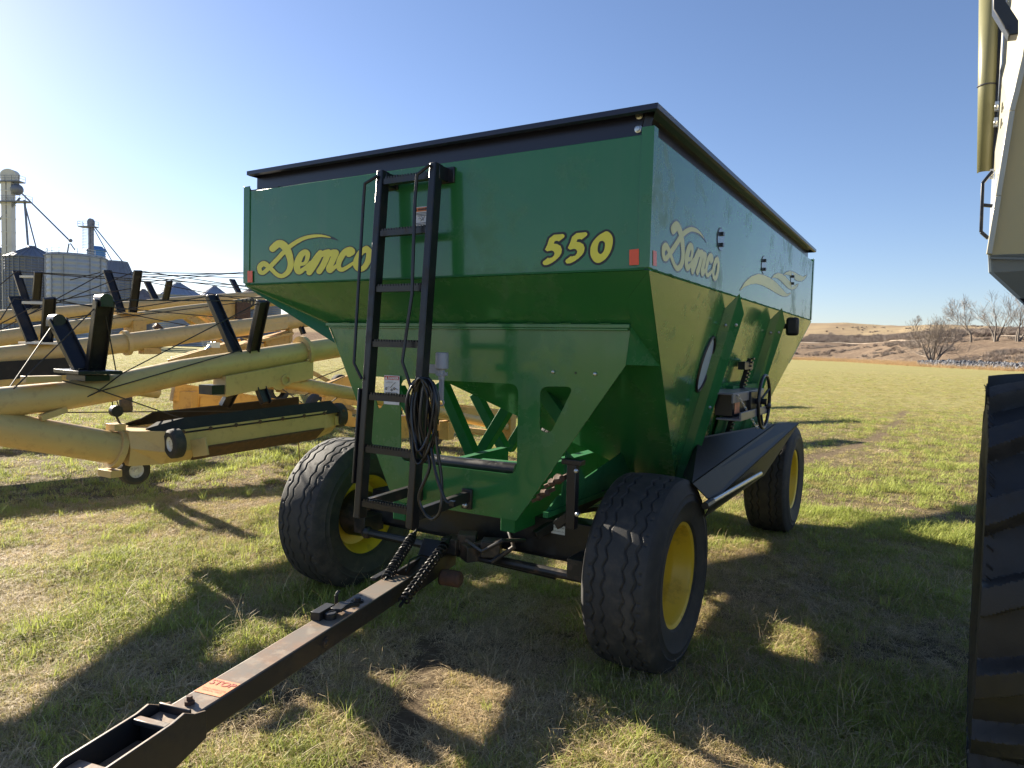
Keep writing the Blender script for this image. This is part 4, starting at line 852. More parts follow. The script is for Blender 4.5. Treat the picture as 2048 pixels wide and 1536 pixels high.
# rolled tarp standing proud of the side, with a hem seam
tb0 = fc(1969.5, 345, 2.3); tb1 = fc(1980, -60, 2.3)
def half_tube(a, b, r0, r1, n=16):
    a = Vector(a); b = Vector(b); mb = MB(); vs = []
    for c, r in ((a, r0), (b, r1)):
        for k in range(n+1):
            t = math.pi*(.95+1.15*k/n); vs.append(c+Vector((r*math.cos(t)*1.0, r*math.sin(t)*.9, 0)))
    mb.add(vs, [(k, k+1, n+2+k, n+1+k) for k in range(n)]); return mb
TR = add('rolled_tarp', half_tube(tb0, tb1, .042, .058), OLIVET, CT, smooth=60, recalc=False); s_ = TR.modifiers.new('sheet', 'SOLIDIFY'); s_.thickness = .006
sm = fc(1974, 172, 2.3); m = half_tube(sm-Vector((0, 0, .004)), sm+Vector((0, 0, .004)), .051, .051); o = add('tarp_seam', m, INK, TR, recalc=False); s_ = o.modifiers.new('sheet', 'SOLIDIFY'); s_.thickness = .003; s_.offset = 1
m = MB(); m.bar(fc(1984, 340, 2.3), fc(2006, -60, 2.3), .02, .03, (0, 1, 0)); add('tarp_channel', m, BLACK, CT)
for q in ((1994, 213), (1992, 245), (1984, 348)):
    m = MB(); m.bar(fc(q[0], q[1]-9, 2.2), fc(q[0]-1, q[1]+9, 2.2), .02, .03, (0, 1, 0)); m.sphere(fc(q[0]-1, q[1], 2.17), .012, 5); add('hinge', m, STEEL, CT)
# black grab handle and top bracket
m = MB(); P = [fc(1985, 343, 2.05), fc(1965.5, 366, 2.05), fc(1962, 464, 2.05), fc(1977, 477, 2.05)]
for a, b in zip(P[:-1], P[1:]): m.bar(a, b, .018, .032, (0, 1, 0))
m.bar(fc(1964, 410, 2.05), fc(1985, 412, 2.05), .018, .028, (0, 1, 0)); add('grab_handle', m, BLACK, CT, bevel=.003)
Q = [fc(x, y, 1.86) for x, y in ((1986, -40), (1986, 18), (2018, 70), (2037, 68), (2037, 40), (2012, 2), (2012, -40))]
m = MB(); m.prism([(p.x, 1.86, p.z) for p in Q], (0, .1, 0)); BK = add('arm_bracket', m, mat('arm_black_paint', (.035, .037, .04), .4), CT, bevel=.006)
m = MB(); c = fc(2016, 54, 1.857); m.lathe([(0, .0001), (0, .014)], c, (0, -1, 0), 16); add('bracket_hole', m, INK, BK, smooth=0)
m = MB(); m.box((2.4, .76, RL-.02), (1.0, .2, .2)); m.box((3.1, 1.6, 1.2), (.3, 2.0, .25)); m.bar((3.1, 2.3, 1.3), (3.1, 2.3, 2.0), .3, .3); add('axle_frame', m, BLACK, CT)
rw = LW.copy(); COL.objects.link(rw); rw.location.x += 2.6
for ch in [c for c in bpy.data.objects if c.parent == LW and c.name.startswith('wheel_rim')]:
    cc = ch.copy(); COL.objects.link(cc); cc.parent = rw
# ================================================================== ground and hills
EDGE = [(-400, 430), (-120, 385), (-52, 335), (-27, 290), (-7, 212), (4, 180), (14, 160), (40, 120), (120, 60), (300, -40)]
ex = np.array([p[0] for p in EDGE], float); ey = np.array([p[1] for p in EDGE], float)
def edge_y(x): return np.interp(x, ex, ey)
def vnoise(x, y, s, seed=0):
    xi = np.floor(x/s); yi = np.floor(y/s); fx = x/s-xi; fy_ = y/s-yi; fx = fx*fx*(3-2*fx); fy_ = fy_*fy_*(3-2*fy_)
    def h(a, b): v = np.sin(a*127.1+b*311.7+seed*74.7)*43758.5453; return v-np.floor(v)
    return (h(xi, yi)*(1-fx)+h(xi+1, yi)*fx)*(1-fy_)+(h(xi, yi+1)*(1-fx)+h(xi+1, yi+1)*fx)*fy_
def height(x, y):
    x = np.asarray(x, float); y = np.asarray(y, float)
    s = y-edge_y(x)
    h = np.interp(s, [-1e4, 0, 4, 25, 110, 150, 205, 215, 270, 480, 560, 700, 3000], [0, 0, .3, 1.8, 7.6, 9.2, 11.5, 11.8, 17.5, 33, 38.5, 41, 41])
    h = 11.8*np.clip(h/11.8, 0, 1)+np.clip(h-11.8, 0, None)*np.interp(x, [-300, -92, 56, 200], [1.25, 1.2, .62, .5])
    amp = np.clip(s/60, 0, 1)
    h = h+amp*((vnoise(x, y, 22, 1)-.5)*2.0*np.clip(1.3-s/400, .2, 1)+(vnoise(x, y, 7, 2)-.5)*.9*np.clip(1-s/260, 0, 1))
    near = np.clip(1-np.hypot(x-1, y)/40, 0, 1)
    h = h+near*((vnoise(x, y, 1.3, 4)-.5)*.035+(vnoise(x, y, .45, 5)-.5)*.02)
    return h
TRACK = [px_z(*q)[:2] for q in ((1590, 928), (1640, 912), (1700, 896), (1750, 878), (1785, 856), (1803, 836), (1806, 822))]
def seg_dist(x, y, P):
    d = np.full(x.shape, 1e9)
    for a, b in zip(P[:-1], P[1:]):
        a = np.array(a); b = np.array(b); ab = b-a; t = np.clip(((x-a[0])*ab[0]+(y-a[1])*ab[1])/(ab@ab), 0, 1); d = np.minimum(d, np.hypot(x-a[0]-t*ab[0], y-a[1]-t*ab[1]))
    return d
def bare(x, y):
    """worn earth: the wheel track in the field, the scuffed strip beside the tongue, patches in the lawn"""
    d = seg_dist(x, y, TRACK); n = vnoise(x, y, .5, 9)
    tr = np.clip(1.15-d/.22, 0, 1)*np.clip(.5+n, 0, 1)
    d2 = seg_dist(x, y, [(-1.35, .2), (-.95, -.5), (-.75, -1.25), (-.9, -1.7)]); ps = np.clip(1.2-d2/.22, 0, 1)*np.clip(.3+vnoise(x, y, .25, 3)*1.1, 0, 1)
    rr_ = np.hypot(x-1, y); pt = np.clip((vnoise(x, y, .9, 12)*.6+vnoise(x, y, .3, 13)*.4-.66)*5, 0, .6)*np.clip(1.4-rr_/16, 0, 1)
    return np.maximum(np.maximum(tr, ps), pt)
def axis_vals(lo, hi, c, fine, grow):
    out = [c]; s = fine
    while out[-1] < hi: out.append(out[-1]+s); s *= grow
    a = [c]; s = fine
    while a[-1] > lo: a.append(a[-1]-s); s *= grow
    return np.array(sorted(set(a+out)))
gxs = axis_vals(-1300, 1300, -1.0, .11, 1.032); gys = axis_vals(-900, 2600, .5, .11, 1.028)
GX, GY = np.meshgrid(gxs, gys); GZ = height(GX, GY); nx, ny = len(gxs), len(gys)
S_ = GY-edge_y(GX)
def grid_obj(name, mask, m_):
    idx = -np.ones(GX.shape, int); used = np.zeros(GX.shape, bool)
    used[:-1, :-1] |= mask; used[1:, :-1] |= mask; used[:-1, 1:] |= mask; used[1:, 1:] |= mask
    idx[used] = np.arange(used.sum()); V = np.stack([GX[used], GY[used], GZ[used]], 1)
    i, j = np.nonzero(mask); F = np.stack([idx[i, j], idx[i, j+1], idx[i+1, j+1], idx[i+1, j]], 1)
    me = bpy.data.meshes.new(name); me.from_pydata(V.tolist(), [], F.tolist()); me.update(); me.shade_smooth(); me.materials.append(m_)
    at = me.attributes.new('bare', 'FLOAT', 'POINT'); at.data.foreach_set('value', bare(V[:, 0], V[:, 1]).astype(np.float32))
    o = bpy.data.objects.new(name, me); COL.objects.link(o); o['kind'] = 'structure'; return o
cellS = S_[:-1, :-1]
def ground_mat():
    m = bpy.data.materials.new('lawn_soil'); m.use_nodes = True; t = m.node_tree; L = t.links.new; b = t.nodes['Principled BSDF']; b.inputs['Roughness'].default_value = .95; b.inputs['Specular IOR Level'].default_value = .1
    g = t.nodes.new('ShaderNodeNewGeometry')
    def nz(s, d=8, r=.65):
        n = t.nodes.new('ShaderNodeTexNoise'); n.inputs['Scale'].default_value = s; n.inputs['Detail'].default_value = d; n.inputs['Roughness'].default_value = r; L(g.outputs['Position'], n.inputs['Vector']); return n.outputs[0]
    def rng_(s, a, b_, c=0., d=1.):
        r = t.nodes.new('ShaderNodeMapRange'); r.inputs[1].default_value = a; r.inputs[2].default_value = b_; r.inputs[3].default_value = c; r.inputs[4].default_value = d; L(s, r.inputs[0]); return r.outputs[0]
    def mx(f, A, B):
        x = t.nodes.new('ShaderNodeMix'); x.data_type = 'RGBA'
        if isinstance(f, float): x.inputs[0].default_value = f
        else: L(f, x.inputs[0])
        for s, v in ((6, A), (7, B)):
            if isinstance(v, tuple): x.inputs[s].default_value = (*v, 1)
            else: L(v, x.inputs[s])
        return x.outputs[2]
    vd = t.nodes.new('ShaderNodeVectorMath'); vd.operation = 'DISTANCE'; L(g.outputs['Position'], vd.inputs[0]); vd.inputs[1].default_value = (-1, 1, 0)
    fieldm = rng_(vd.outputs['Value'], 8, 30)
    thatch = mx(rng_(nz(5), .38, .62), (.25, .19, .10), (.15, .13, .06)); thatch = mx(rng_(nz(30, 4), .35, .65), thatch, (.09, .07, .04))
    field = mx(rng_(nz(.06, 5), .38, .62), (.32, .285, .115), (.27, .27, .09)); field = mx(rng_(nz(1.1, 8), .40, .64), field, (.19, .195, .06)); field = mx(rng_(nz(9., 6), .42, .66), field, (.38, .31, .15)); 
    col = mx(fieldm, thatch, field)
    a = t.nodes.new('ShaderNodeAttribute'); a.attribute_name = 'bare'; soil = mx(rng_(nz(14), .35, .65), (.21, .155, .10), (.13, .095, .06))
    col = mx(a.outputs['Fac'], col, soil); L(col, b.inputs['Base Color'])
    bp = t.nodes.new('ShaderNodeBump'); bp.inputs['Strength'].default_value = .9; bp.inputs['Distance'].default_value = .05; L(nz(22, 8, .75), bp.inputs['Height']); L(bp.outputs[0], b.inputs['Normal'])
    return m
def hill_mat():
    m = bpy.data.materials.new('dry_hillside'); m.use_nodes = True; t = m.node_tree; L = t.links.new; b = t.nodes['Principled BSDF']; b.inputs['Roughness'].default_value = 1; b.inputs['Specular IOR Level'].default_value = 0
    g = t.nodes.new('ShaderNodeNewGeometry')
    def nz(s, d=8, r=.65, sc=None):
        n = t.nodes.new('ShaderNodeTexNoise'); n.inputs['Scale'].default_value = s; n.inputs['Detail'].default_value = d; n.inputs['Roughness'].default_value = r
        if sc: mp = t.nodes.new('ShaderNodeMapping'); mp.inputs['Scale'].default_value = sc; L(g.outputs['Position'], mp.inputs[0]); L(mp.outputs[0], n.inputs['Vector'])
        else: L(g.outputs['Position'], n.inputs['Vector'])
        return n.outputs[0]
    def rng_(s, a, b_): r = t.nodes.new('ShaderNodeMapRange'); r.inputs[1].default_value = a; r.inputs[2].default_value = b_; L(s, r.inputs[0]); return r.outputs[0]
    def mx(f, A, B):
        x = t.nodes.new('ShaderNodeMix'); x.data_type = 'RGBA'; L(f, x.inputs[0])
        for s, v in ((6, A), (7, B)):
            if isinstance(v, tuple): x.inputs[s].default_value = (*v, 1)
            else: L(v, x.inputs[s])
        return x.outputs[2]
    sx = t.nodes.new('ShaderNodeSeparateXYZ'); L(g.outputs['Position'], sx.inputs[0])
    c = mx(rng_(nz(.05), .4, .62), (.24, .18, .13), (.17, .13, .10)); c = mx(rng_(nz(.35, 8), .45, .68), c, (.14, .10, .075)); c = mx(rng_(nz(.9, 6), .5, .7), c, (.31, .24, .165))
    up_ = mx(rng_(nz(.02, 5, .6, (1, .6, 1)), .42, .6), (.33, .26, .165), (.27, .205, .14))
    c = mx(rng_(sx.outputs[2], 15., 19.), c, up_); L(c, b.inputs['Base Color'])
    bp = t.nodes.new('ShaderNodeBump'); bp.inputs['Strength'].default_value = 1; bp.inputs['Distance'].default_value = .6; L(nz(.8, 9, .75), bp.inputs['Height']); L(bp.outputs[0], b.inputs['Normal'])
    return m
HILLM = hill_mat()
grid_obj('ground', cellS < 0, ground_mat()); grid_obj('hills', cellS >= 0, HILLM)
# gravel road crossing the slope
m = MB(); xs = np.linspace(-180, 140, 90); vs = []
for x in xs:
    for k in (0, 6): y = edge_y(x)+207+k; vs.append((x, y, float(height(x, y+0))+.25+.4*(k > 0)))
m.add(vs, [(2*i, 2*i+1, 2*i+3, 2*i+2) for i in range(len(xs)-1)]); rd = add('road', m, mat('gravel_road', (.4, .32, .235), .95, noise=(.34, .27, .2), nscale=.3), smooth=60); rd['kind'] = 'structure'
# ================================================================== geometry-node scatter
def scatter(name, pts, rot, scl, idx, sources, kind='stuff', label=None):
    me = bpy.data.meshes.new(name); me.from_pydata(pts.tolist(), [], [])
    a = me.attributes.new('rot', 'FLOAT_VECTOR', 'POINT'); a.data.foreach_set('vector', rot.astype(np.float32).ravel())
    a = me.attributes.new('scl', 'FLOAT_VECTOR', 'POINT'); a.data.foreach_set('vector', scl.astype(np.float32).ravel())
    a = me.attributes.new('pick', 'INT', 'POINT'); a.data.foreach_set('value', idx.astype(np.int32))
    o = bpy.data.objects.new(name, me); COL.objects.link(o); o['kind'] = kind
    ng = bpy.data.node_groups.new(name+'_nodes', 'GeometryNodeTree'); ng.interface.new_socket('Geometry', in_out='INPUT', socket_type='NodeSocketGeometry'); ng.interface.new_socket('Geometry', in_out='OUTPUT', socket_type='NodeSocketGeometry')
    N = ng.nodes; L = ng.links.new; gi = N.new('NodeGroupInput'); go = N.new('NodeGroupOutput'); ip = N.new('GeometryNodeInstanceOnPoints'); L(gi.outputs[0], ip.inputs['Points'])
    g2i = N.new('GeometryNodeGeometryToInstance')
    for s in sources[::-1]:
        oi = N.new('GeometryNodeObjectInfo'); oi.inputs['Object'].default_value = s; L(oi.outputs['Geometry'], g2i.inputs[0])
    L(g2i.outputs[0], ip.inputs['Instance']); ip.inputs['Pick Instance'].default_value = True
    def attr(nm, ty):
        n = N.new('GeometryNodeInputNamedAttribute'); n.data_type = ty; n.inputs[0].default_value = nm; return n.outputs[0]
    L(attr('pick', 'INT'), ip.inputs['Instance Index']); L(attr('scl', 'FLOAT_VECTOR'), ip.inputs['Scale'])
    er = N.new('FunctionNodeEulerToRotation'); L(attr('rot', 'FLOAT_VECTOR'), er.inputs[0]); L(er.outputs[0], ip.inputs['Rotation'])
    L(ip.outputs[0], go.inputs[0]); md = o.modifiers.new('scatter', 'NODES'); md.node_group = ng
    return o
def src(name, mb, m_):
    me = bpy.data.meshes.new(name); me.from_pydata(mb.v, [], mb.f); me.update(); me.materials.append(m_); return bpy.data.objects.new(name, me)
def blades(n, rad, h0, h1, lean0, lean1, w_, curl=.6):
    mb = MB()
    for _ in range(n):
        a = rng.uniform(0, 6.283); r = rad*math.sqrt(rng.uniform()); b = Vector((r*math.cos(a), r*math.sin(a), -.005)); h = rng.uniform(h0, h1); az = rng.uniform(0, 6.283); ln = rng.uniform(lean0, lean1)
        d = Vector((math.cos(az), math.sin(az), 0)); sd_ = Vector((-d.y, d.x, 0)); P = []; q = b.copy(); th = ln*.4
        for k in range(4): P.append(q.copy()); dirv = d*math.sin(th)+Vector((0, 0, 1))*math.cos(th); q = q+dirv*h/3; th = min(1.75, th+ln*curl)
        ws = [w_, w_*.85, w_*.55, .0003]
        vs = []
        for p, ww in zip(P, ws): vs += [p-sd_*ww, p+sd_*ww]
        mb.add(vs, [(0, 1, 3, 2), (2, 3, 5, 4), (4, 5, 7, 6)])
    return mb
def grass_mat(name, c1, c2, tr):
    m = mat(name, c1, .6, spec=.25, noise=c2, nscale=3.0, transl=tr); t = m.node_tree
    oi = t.nodes.new('ShaderNodeObjectInfo'); hs = t.nodes.new('ShaderNodeHueSaturation'); mr = t.nodes.new('ShaderNodeMapRange'); mr.inputs[3].default_value = .65; mr.inputs[4].default_value = 1.3; t.links.new(oi.outputs['Random'], mr.inputs[0]); t.links.new(mr.outputs[0], hs.inputs['Value'])
    b = t.nodes['Principled BSDF']; l = b.inputs['Base Color'].links[0]; s = l.from_socket; t.links.new(s, hs.inputs['Color']); t.links.new(hs.outputs[0], b.inputs['Base Color'])
    for n in t.nodes:
        if n.type == 'BSDF_TRANSLUCENT': t.links.new(hs.outputs[0], n.inputs[0])
    return m
GG = grass_mat('green_blade', (.34, .40, .085), (.42, .44, .13), .42); GY_ = grass_mat('yellow_blade', (.43, .385, .135), (.48, .41, .17), .45); GS = grass_mat('straw_blade', (.68, .54, .33), (.5, .39, .23), .3)
srcs = [src('grass_tuft', blades(26, .07, .04, .085, .3, 1.1, .0022), GG), src('grass_tuft', blades(22, .06, .035, .075, .3, 1.3, .0022), GG), src('grass_tuft', blades(24, .07, .03, .08, .4, 1.5, .0021), GY_), src('grass_tuft', blades(20, .07, .05, .12, 1.6, 3.2, .0018, .3), GS), src('grass_tuft', blades(24, .09, .05, .13, 1.9, 3.6, .0017, .25), GS), src('grass_tuft', blades(13, .035, .08, .15, .15, .7, .0026), GG), src('grass_tuft', blades(7, .06, .12, .28, .8, 2.2, .0014, .35), GS)]
def polar(n, r0, r1, power, az0, az1):
    u = rng.uniform(0, 1, n); r = (r0**power+u*(r1**power-r0**power))**(1/power); a = rng.uniform(az0, az1, n)
    return CAM[0]-r*np.sin(a), CAM[1]+r*np.cos(a), r
X1, Y1, R1 = polar(125000, 1.4, 9., 1.45, -.85, 1.75); X2, Y2, R2 = polar(105000, 9., 120, .5, -.5, 1.45)
X = np.concatenate([X1, X2]); Yp = np.concatenate([Y1, Y2]); Rr = np.concatenate([R1, R2])
bv = bare(X, Yp); keep = (rng.uniform(0, 1, len(X)) > np.clip(bv*1.05, 0, .95)) & (rng.uniform(0, 1, len(X)) > np.clip((Rr-50)/70, 0, 1)) & (Yp < edge_y(X)-2); X, Yp, Rr, bv = X[keep], Yp[keep], Rr[keep], bv[keep]
n = len(X); lush = vnoise(X, Yp, 1.1, 21)*.45+vnoise(X, Yp, .38, 22)*.3+vnoise(X, Yp, 3.5, 23)*.25; lush = lush+np.clip((Rr-7)/20, 0, .15)-.10*bv
u = rng.uniform(0, 1, n); pick = np.zeros(n, int)
g = lush+(u-.5)*.55
pick = np.where(g < .44, np.where(rng.uniform(0, 1, n) < .5, 3, 4), np.where(g < .60, 2, np.where(rng.uniform(0, 1, n) < .5, 0, 1)))
pick = np.where((rng.uniform(0, 1, n) < .018) & (g > .5), 5, pick); pick = np.where((rng.uniform(0, 1, n) < .06) & (Rr < 7), 6, pick)
pick = np.where((Rr > 12) & (rng.uniform(0, 1, n) < np.clip((Rr-10)/30, 0, .75)), 2, pick)
sc = rng.uniform(.65, 1.3, n)*(.72+.75*np.clip((lush-.35)*2.2, 0, 1)*np.clip(1.3-Rr/25, 0, 1))*(1+np.clip((Rr-8)/16, 0, 2.4)); zs_ = sc*np.where(Rr > 9, np.clip(1-(Rr-9)/40, .3, 1), 1)*rng.uniform(.8, 1.15, n)
scatter('grass', np.stack([X, Yp, height(X, Yp)], 1), np.stack([rng.normal(0, .12, n), rng.normal(0, .12, n), rng.uniform(0, 6.28, n)], 1), np.stack([sc, sc, zs_], 1), pick, srcs)
# dry tall grass along the far field edge
tall = [src('dry_stalks', blades(30, .5, .5, 1.1, .1, .5, .012), DRYG), src('dry_stalks', blades(30, .6, .4, .9, .2, .9, .012), DRYG)]
n = 5200; x = rng.uniform(-70, 32, n); s = np.abs(rng.normal(0, 5, n)); y = edge_y(x)+s-1.5
keep = ~((x > -2) & (s > 1.5) & (s < 9)); x, y = x[keep], y[keep]; n = len(x); sc = rng.uniform(.7, 1.5, n)
scatter('tall_dry_grass', np.stack([x, y, height(x, y)-.05], 1), np.stack([rng.normal(0, .1, n), rng.normal(0, .1, n), rng.uniform(0, 6.28, n)], 1), np.stack([sc, sc, sc*rng.uniform(.7, 1.2, n)], 1), rng.integers(0, 2, n), tall)
# brush thickets on the slope
def twigs(n, r, h, w_):
    mb = MB()
    for _ in range(n):
        a = rng.uniform(0, 6.28); q = Vector((rng.normal(0, .25)*r, rng.normal(0, .25)*r, 0)); d = Vector((math.cos(a)*.6, math.sin(a)*.6, rng.uniform(.6, 1.4))).normalized(); L_ = h*rng.uniform(.5, 1.1)
        e = q+d*L_*r; s = d.cross(Vector((rng.normal(), rng.normal(), .3))).normalized()*w_; mid = q.lerp(e, .5)+Vector((rng.normal(), rng.normal(), 0))*.1*r
        mb.add([q-s, q+s, mid+s*.7, mid-s*.7, e], [(0, 1, 2, 3), (3, 2, 4)])
        for _ in range(2): e2 = mid+Vector((rng.normal(), rng.normal(), abs(rng.normal())+.4)).normalized()*L_*.5*r; mb.add([mid-s*.6, mid+s*.6, e2], [(0, 1, 2)])
    return mb
br = [src('brush', twigs(90, 1.0, 1.2, .02), BRUSH), src('brush', twigs(70, 1.2, 1., .02), TWIG)]
L_ = []
for (cnt, s0, s1, thr, big) in ((1100, 20, 150, .58, 1.4), (1300, 215, 275, .36, 2.4), (160, 300, 480, .62, 1.6)):
    x = rng.uniform(-90, 90, cnt*3); s = rng.uniform(s0, s1, cnt*3); y = edge_y(x)+s; k = vnoise(x, y, 16, 31)*.6+vnoise(x, y, 5, 32)*.4 > thr; L_.append((x[k], y[k], np.full(k.sum(), big)))
x = np.concatenate([a[0] for a in L_]); y = np.concatenate([a[1] for a in L_]); b_ = np.concatenate([a[2] for a in L_]); n = len(x); sc = b_*rng.uniform(.5, 1.3, n)
scatter('hillside_brush', np.stack([x, y, height(x, y)-.1], 1), np.stack([np.zeros(n), np.zeros(n), rng.uniform(0, 6.28, n)], 1), np.stack([sc, sc, sc*.85], 1), rng.integers(0, 2, n), br)
# stone rubble strip
def rock():
    b = bmesh.new(); bmesh.ops.create_icosphere(b, subdivisions=1, radius=.5)
    for v in b.verts: v.co *= rng.uniform(.65, 1.2); v.co.z *= .8
    b.verts.index_update(); mb = MB(); mb.add([v.co for v in b.verts], [tuple(v.index for v in f.verts) for f in b.faces]); b.free(); return mb
rk = [src('stone', rock(), ROCK) for _ in range(4)]
n = 2600; x = rng.uniform(-2.5, 40, n); s = rng.uniform(1.5, 8.5, n); y = edge_y(x)+s; hgt = .25+1.0*np.clip(1-np.abs(s-5)/3.6, 0, 1)*rng.uniform(.3, 1, n); sc = rng.uniform(.35, 1.0, n)
scatter('stone_rubble', np.stack([x, y, height(x, y)+hgt], 1), rng.uniform(0, 6.28, (n, 3)), np.stack([sc*1.3, sc, sc*.8], 1), rng.integers(0, 4, n), rk)
# ================================================================== bare trees
def tree(label, base, H, spread, stems, seed, r0=.3):
    rg = random.Random(seed); tr = MB(); cr = MB()
    def grow(p, d, L_, r, lev):
        nseg = 4 if lev < 2 else 3; pts = [p]; q = p.copy(); dd = d.copy()
        for k in range(nseg):
            dd = (dd+Vector((rg.gauss(0, .13), rg.gauss(0, .13), rg.gauss(.03, .08)))).normalized(); q = q+dd*L_/nseg; pts.append(q.copy())
        rad = [max(.022, r*(1-.55*k/nseg)) for k in range(nseg+1)]
        (tr if lev < 2 else cr).tube(pts, rad, 7 if lev < 2 else 3, caps=False)
        if lev >= 5: return
        nb = (4, 4, 4, 4, 3)[lev]
        for b in range(nb):
            t = 1. if b == 0 else rg.uniform(.35, .95); i = min(nseg-1, int(t*nseg)); o = pts[i].lerp(pts[i+1], t*nseg-i) if t < 1 else pts[-1]
            ang = rg.uniform(.25, .75)*spread if b else rg.uniform(.05, .25); a = rg.uniform(0, 6.283); x = dd.cross(Vector((0, 0, 1)) if abs(dd.z) < .95 else Vector((1, 0, 0))).normalized(); y = dd.cross(x)
            nd = (dd*math.cos(ang)+(x*math.cos(a)+y*math.sin(a))*math.sin(ang)+Vector((0, 0, .12))).normalized()
            grow(o, nd, L_*rg.uniform(.6, .82), rad[i+1]*(.85 if b == 0 else .6), lev+1)
    for s in range(stems):
        a = 6.283*s/stems+rg.uniform(0, 1); l = .0 if stems == 1 else rg.uniform(.1, .32)*spread
        grow(Vector(base)+Vector((math.cos(a), math.sin(a), 0))*(.0 if stems == 1 else .45)-Vector((0, 0, .3)), Vector((math.cos(a)*l, math.sin(a)*l, 1)).normalized(), H*.36, r0, 0 if stems == 1 else 1)
    rt = thing('bare_tree', tuple(base), label, 'tree', 'bare trees on the hillside'); add('trunk', tr, BARK, rt, smooth=60, recalc=False); add('crown', cr, TWIG, rt, smooth=0, recalc=False); return rt
def gz(x, y): return float(height(x, y))
def tb(px, Yd):
    d = ray(px, 700); x = CAM[0]+d[0]/d[1]*(Yd-CAM[1]); return (x, Yd, gz(x, Yd))
tree('broad leafless tree with many stems behind the stone rubble strip', tb(1867, 213), 13.5, 1.55, 9, 11, .3)
tree('single-trunk leafless tree between the broad tree and the cart', tb(1941, 292), 16.5, 1.1, 1, 5, .42)
tree('forked leafless tree with open twisted limbs nearest the cart side', tb(1990, 280), 17.5, 1.1, 3, 21, .36)
tree('tall leafless tree cut off by the cart at the right edge', tb(2034, 276), 18, 1.0, 3, 8, .36)
tree('small lone tree on the hill skyline', tb(1829, 735), 11, 1.3, 1, 17, .45)
# ================================================================== grain bins and elevator towers (far left)
DP = 150.; PXM = DP/FPX
def corr(r, z0_, z1_, pitch=.45, amp=.07): 
    k = int((z1_-z0_)/pitch*4); return [(z0_+(z1_-z0_)*i/k, r+amp*math.sin(i*math.pi/2)) for i in range(k+1)]
def bin_(label, pxl, pxr, pye, pya, depth, wallm, roofm, top=.06, ribs=0, pitch=.6):
    s = depth/FPX; L_ = far(pxl, pye, depth); Rr_ = far(pxr, pye, depth); r = float(np.linalg.norm((Rr_-L_)[:2]))/2; c = (L_+Rr_)/2
    ze = float(c[2]); za = float(far((pxl+pxr)/2, pya, depth)[2])
    rt = thing('grain_bin', (c[0], c[1], 0), label, 'grain bin', 'grain bins beyond the augers')
    m = MB(); m.lathe(corr(r, 0, ze, pitch), (c[0], c[1], 0), (0, 0, 1), 48)
    for k in range(ribs): a = 2*math.pi*k/ribs; m.bar((c[0]+(r+.1)*math.cos(a), c[1]+(r+.1)*math.sin(a), 0), (c[0]+(r+.1)*math.cos(a), c[1]+(r+.1)*math.sin(a), ze), .18, .12, (math.cos(a), math.sin(a), 0))
    add('bin_wall', m, wallm, rt)
    m = MB(); m.lathe([(ze-.1, r+.3), (ze, r+.3), (za-.3, r*top+.4), (za, r*top+.4), (za, .0001)], (c[0], c[1], 0), (0, 0, 1), 32)
    for k in range(24): a = 2*math.pi*k/24; m.bar((c[0]+(r+.25)*math.cos(a), c[1]+(r+.25)*math.sin(a), ze+.06), (c[0]+(r*top+.4)*math.cos(a), c[1]+(r*top+.4)*math.sin(a), za-.25), .1, .12)
    add('bin_roof', m, roofm, rt, smooth=20); return rt
bin_('corrugated grain bin at far left edge, behind the white elevator tower', -70, 22, 508, 484, 158, GALVD, GALVD, ribs=24)
bin_('tall grey bin with conical roof between the white tower and ribbed tank', 18, 112, 517, 492, 150, GALVD, GALVD, ribs=28)
TK = bin_('low flat-topped silver tank with horizontal ribs and a top railing', 100, 205, 515, 511, 143, GALV, GALV, top=.9, ribs=14, pitch=1.1)
bin_('pale blue rounded tank rising behind the ribbed silver tank', 176, 209, 501, 493, 175, BLUEP, BLUEP, top=.5)
bin_('grey bin with stepped sloping roof right of the ribbed tank', 203, 264, 556, 523, 160, GALVD, GALVD, top=.55, ribs=16)
bin_('small bin with rust-streaked conical roof', 262, 312, 600, 578, 210, GALVD, RUSTROOF)
bin_('silver bin with wide conical roof, left of a smaller twin', 311, 402, 592, 565, 205, GALV, GALV)
bin_('smaller silver conical bin next to the wide-roofed one', 396, 462, 596, 572, 230, GALV, GALV)
bin_('conical bin half hidden behind the wagon corner', 462, 560, 604, 572, 200, GALVD, RUSTROOF)
def rail(mb, pts, h=1.1):
    for a, b in zip(pts[:-1], pts[1:]):
        a = Vector(a); b = Vector(b); k = max(1, int((b-a).length/1.2))
        for hh in (h, h*.5): mb.bar(a+Vector((0, 0, hh)), b+Vector((0, 0, hh)), .06, .06)
        for i in range(k+1): q = a.lerp(b, i/k); mb.bar(q, q+Vector((0, 0, h)), .06, .06)
c = TK.location; m = MB(); zt_ = float(far(150, 513, 143)[2]); rr = 5.2; rail(m, [(c.x+rr*math.cos(a), c.y+rr*math.sin(a), zt_) for a in np.linspace(3.0, 6.5, 12)]); add('top_railing', m, WHITESTEEL, TK)
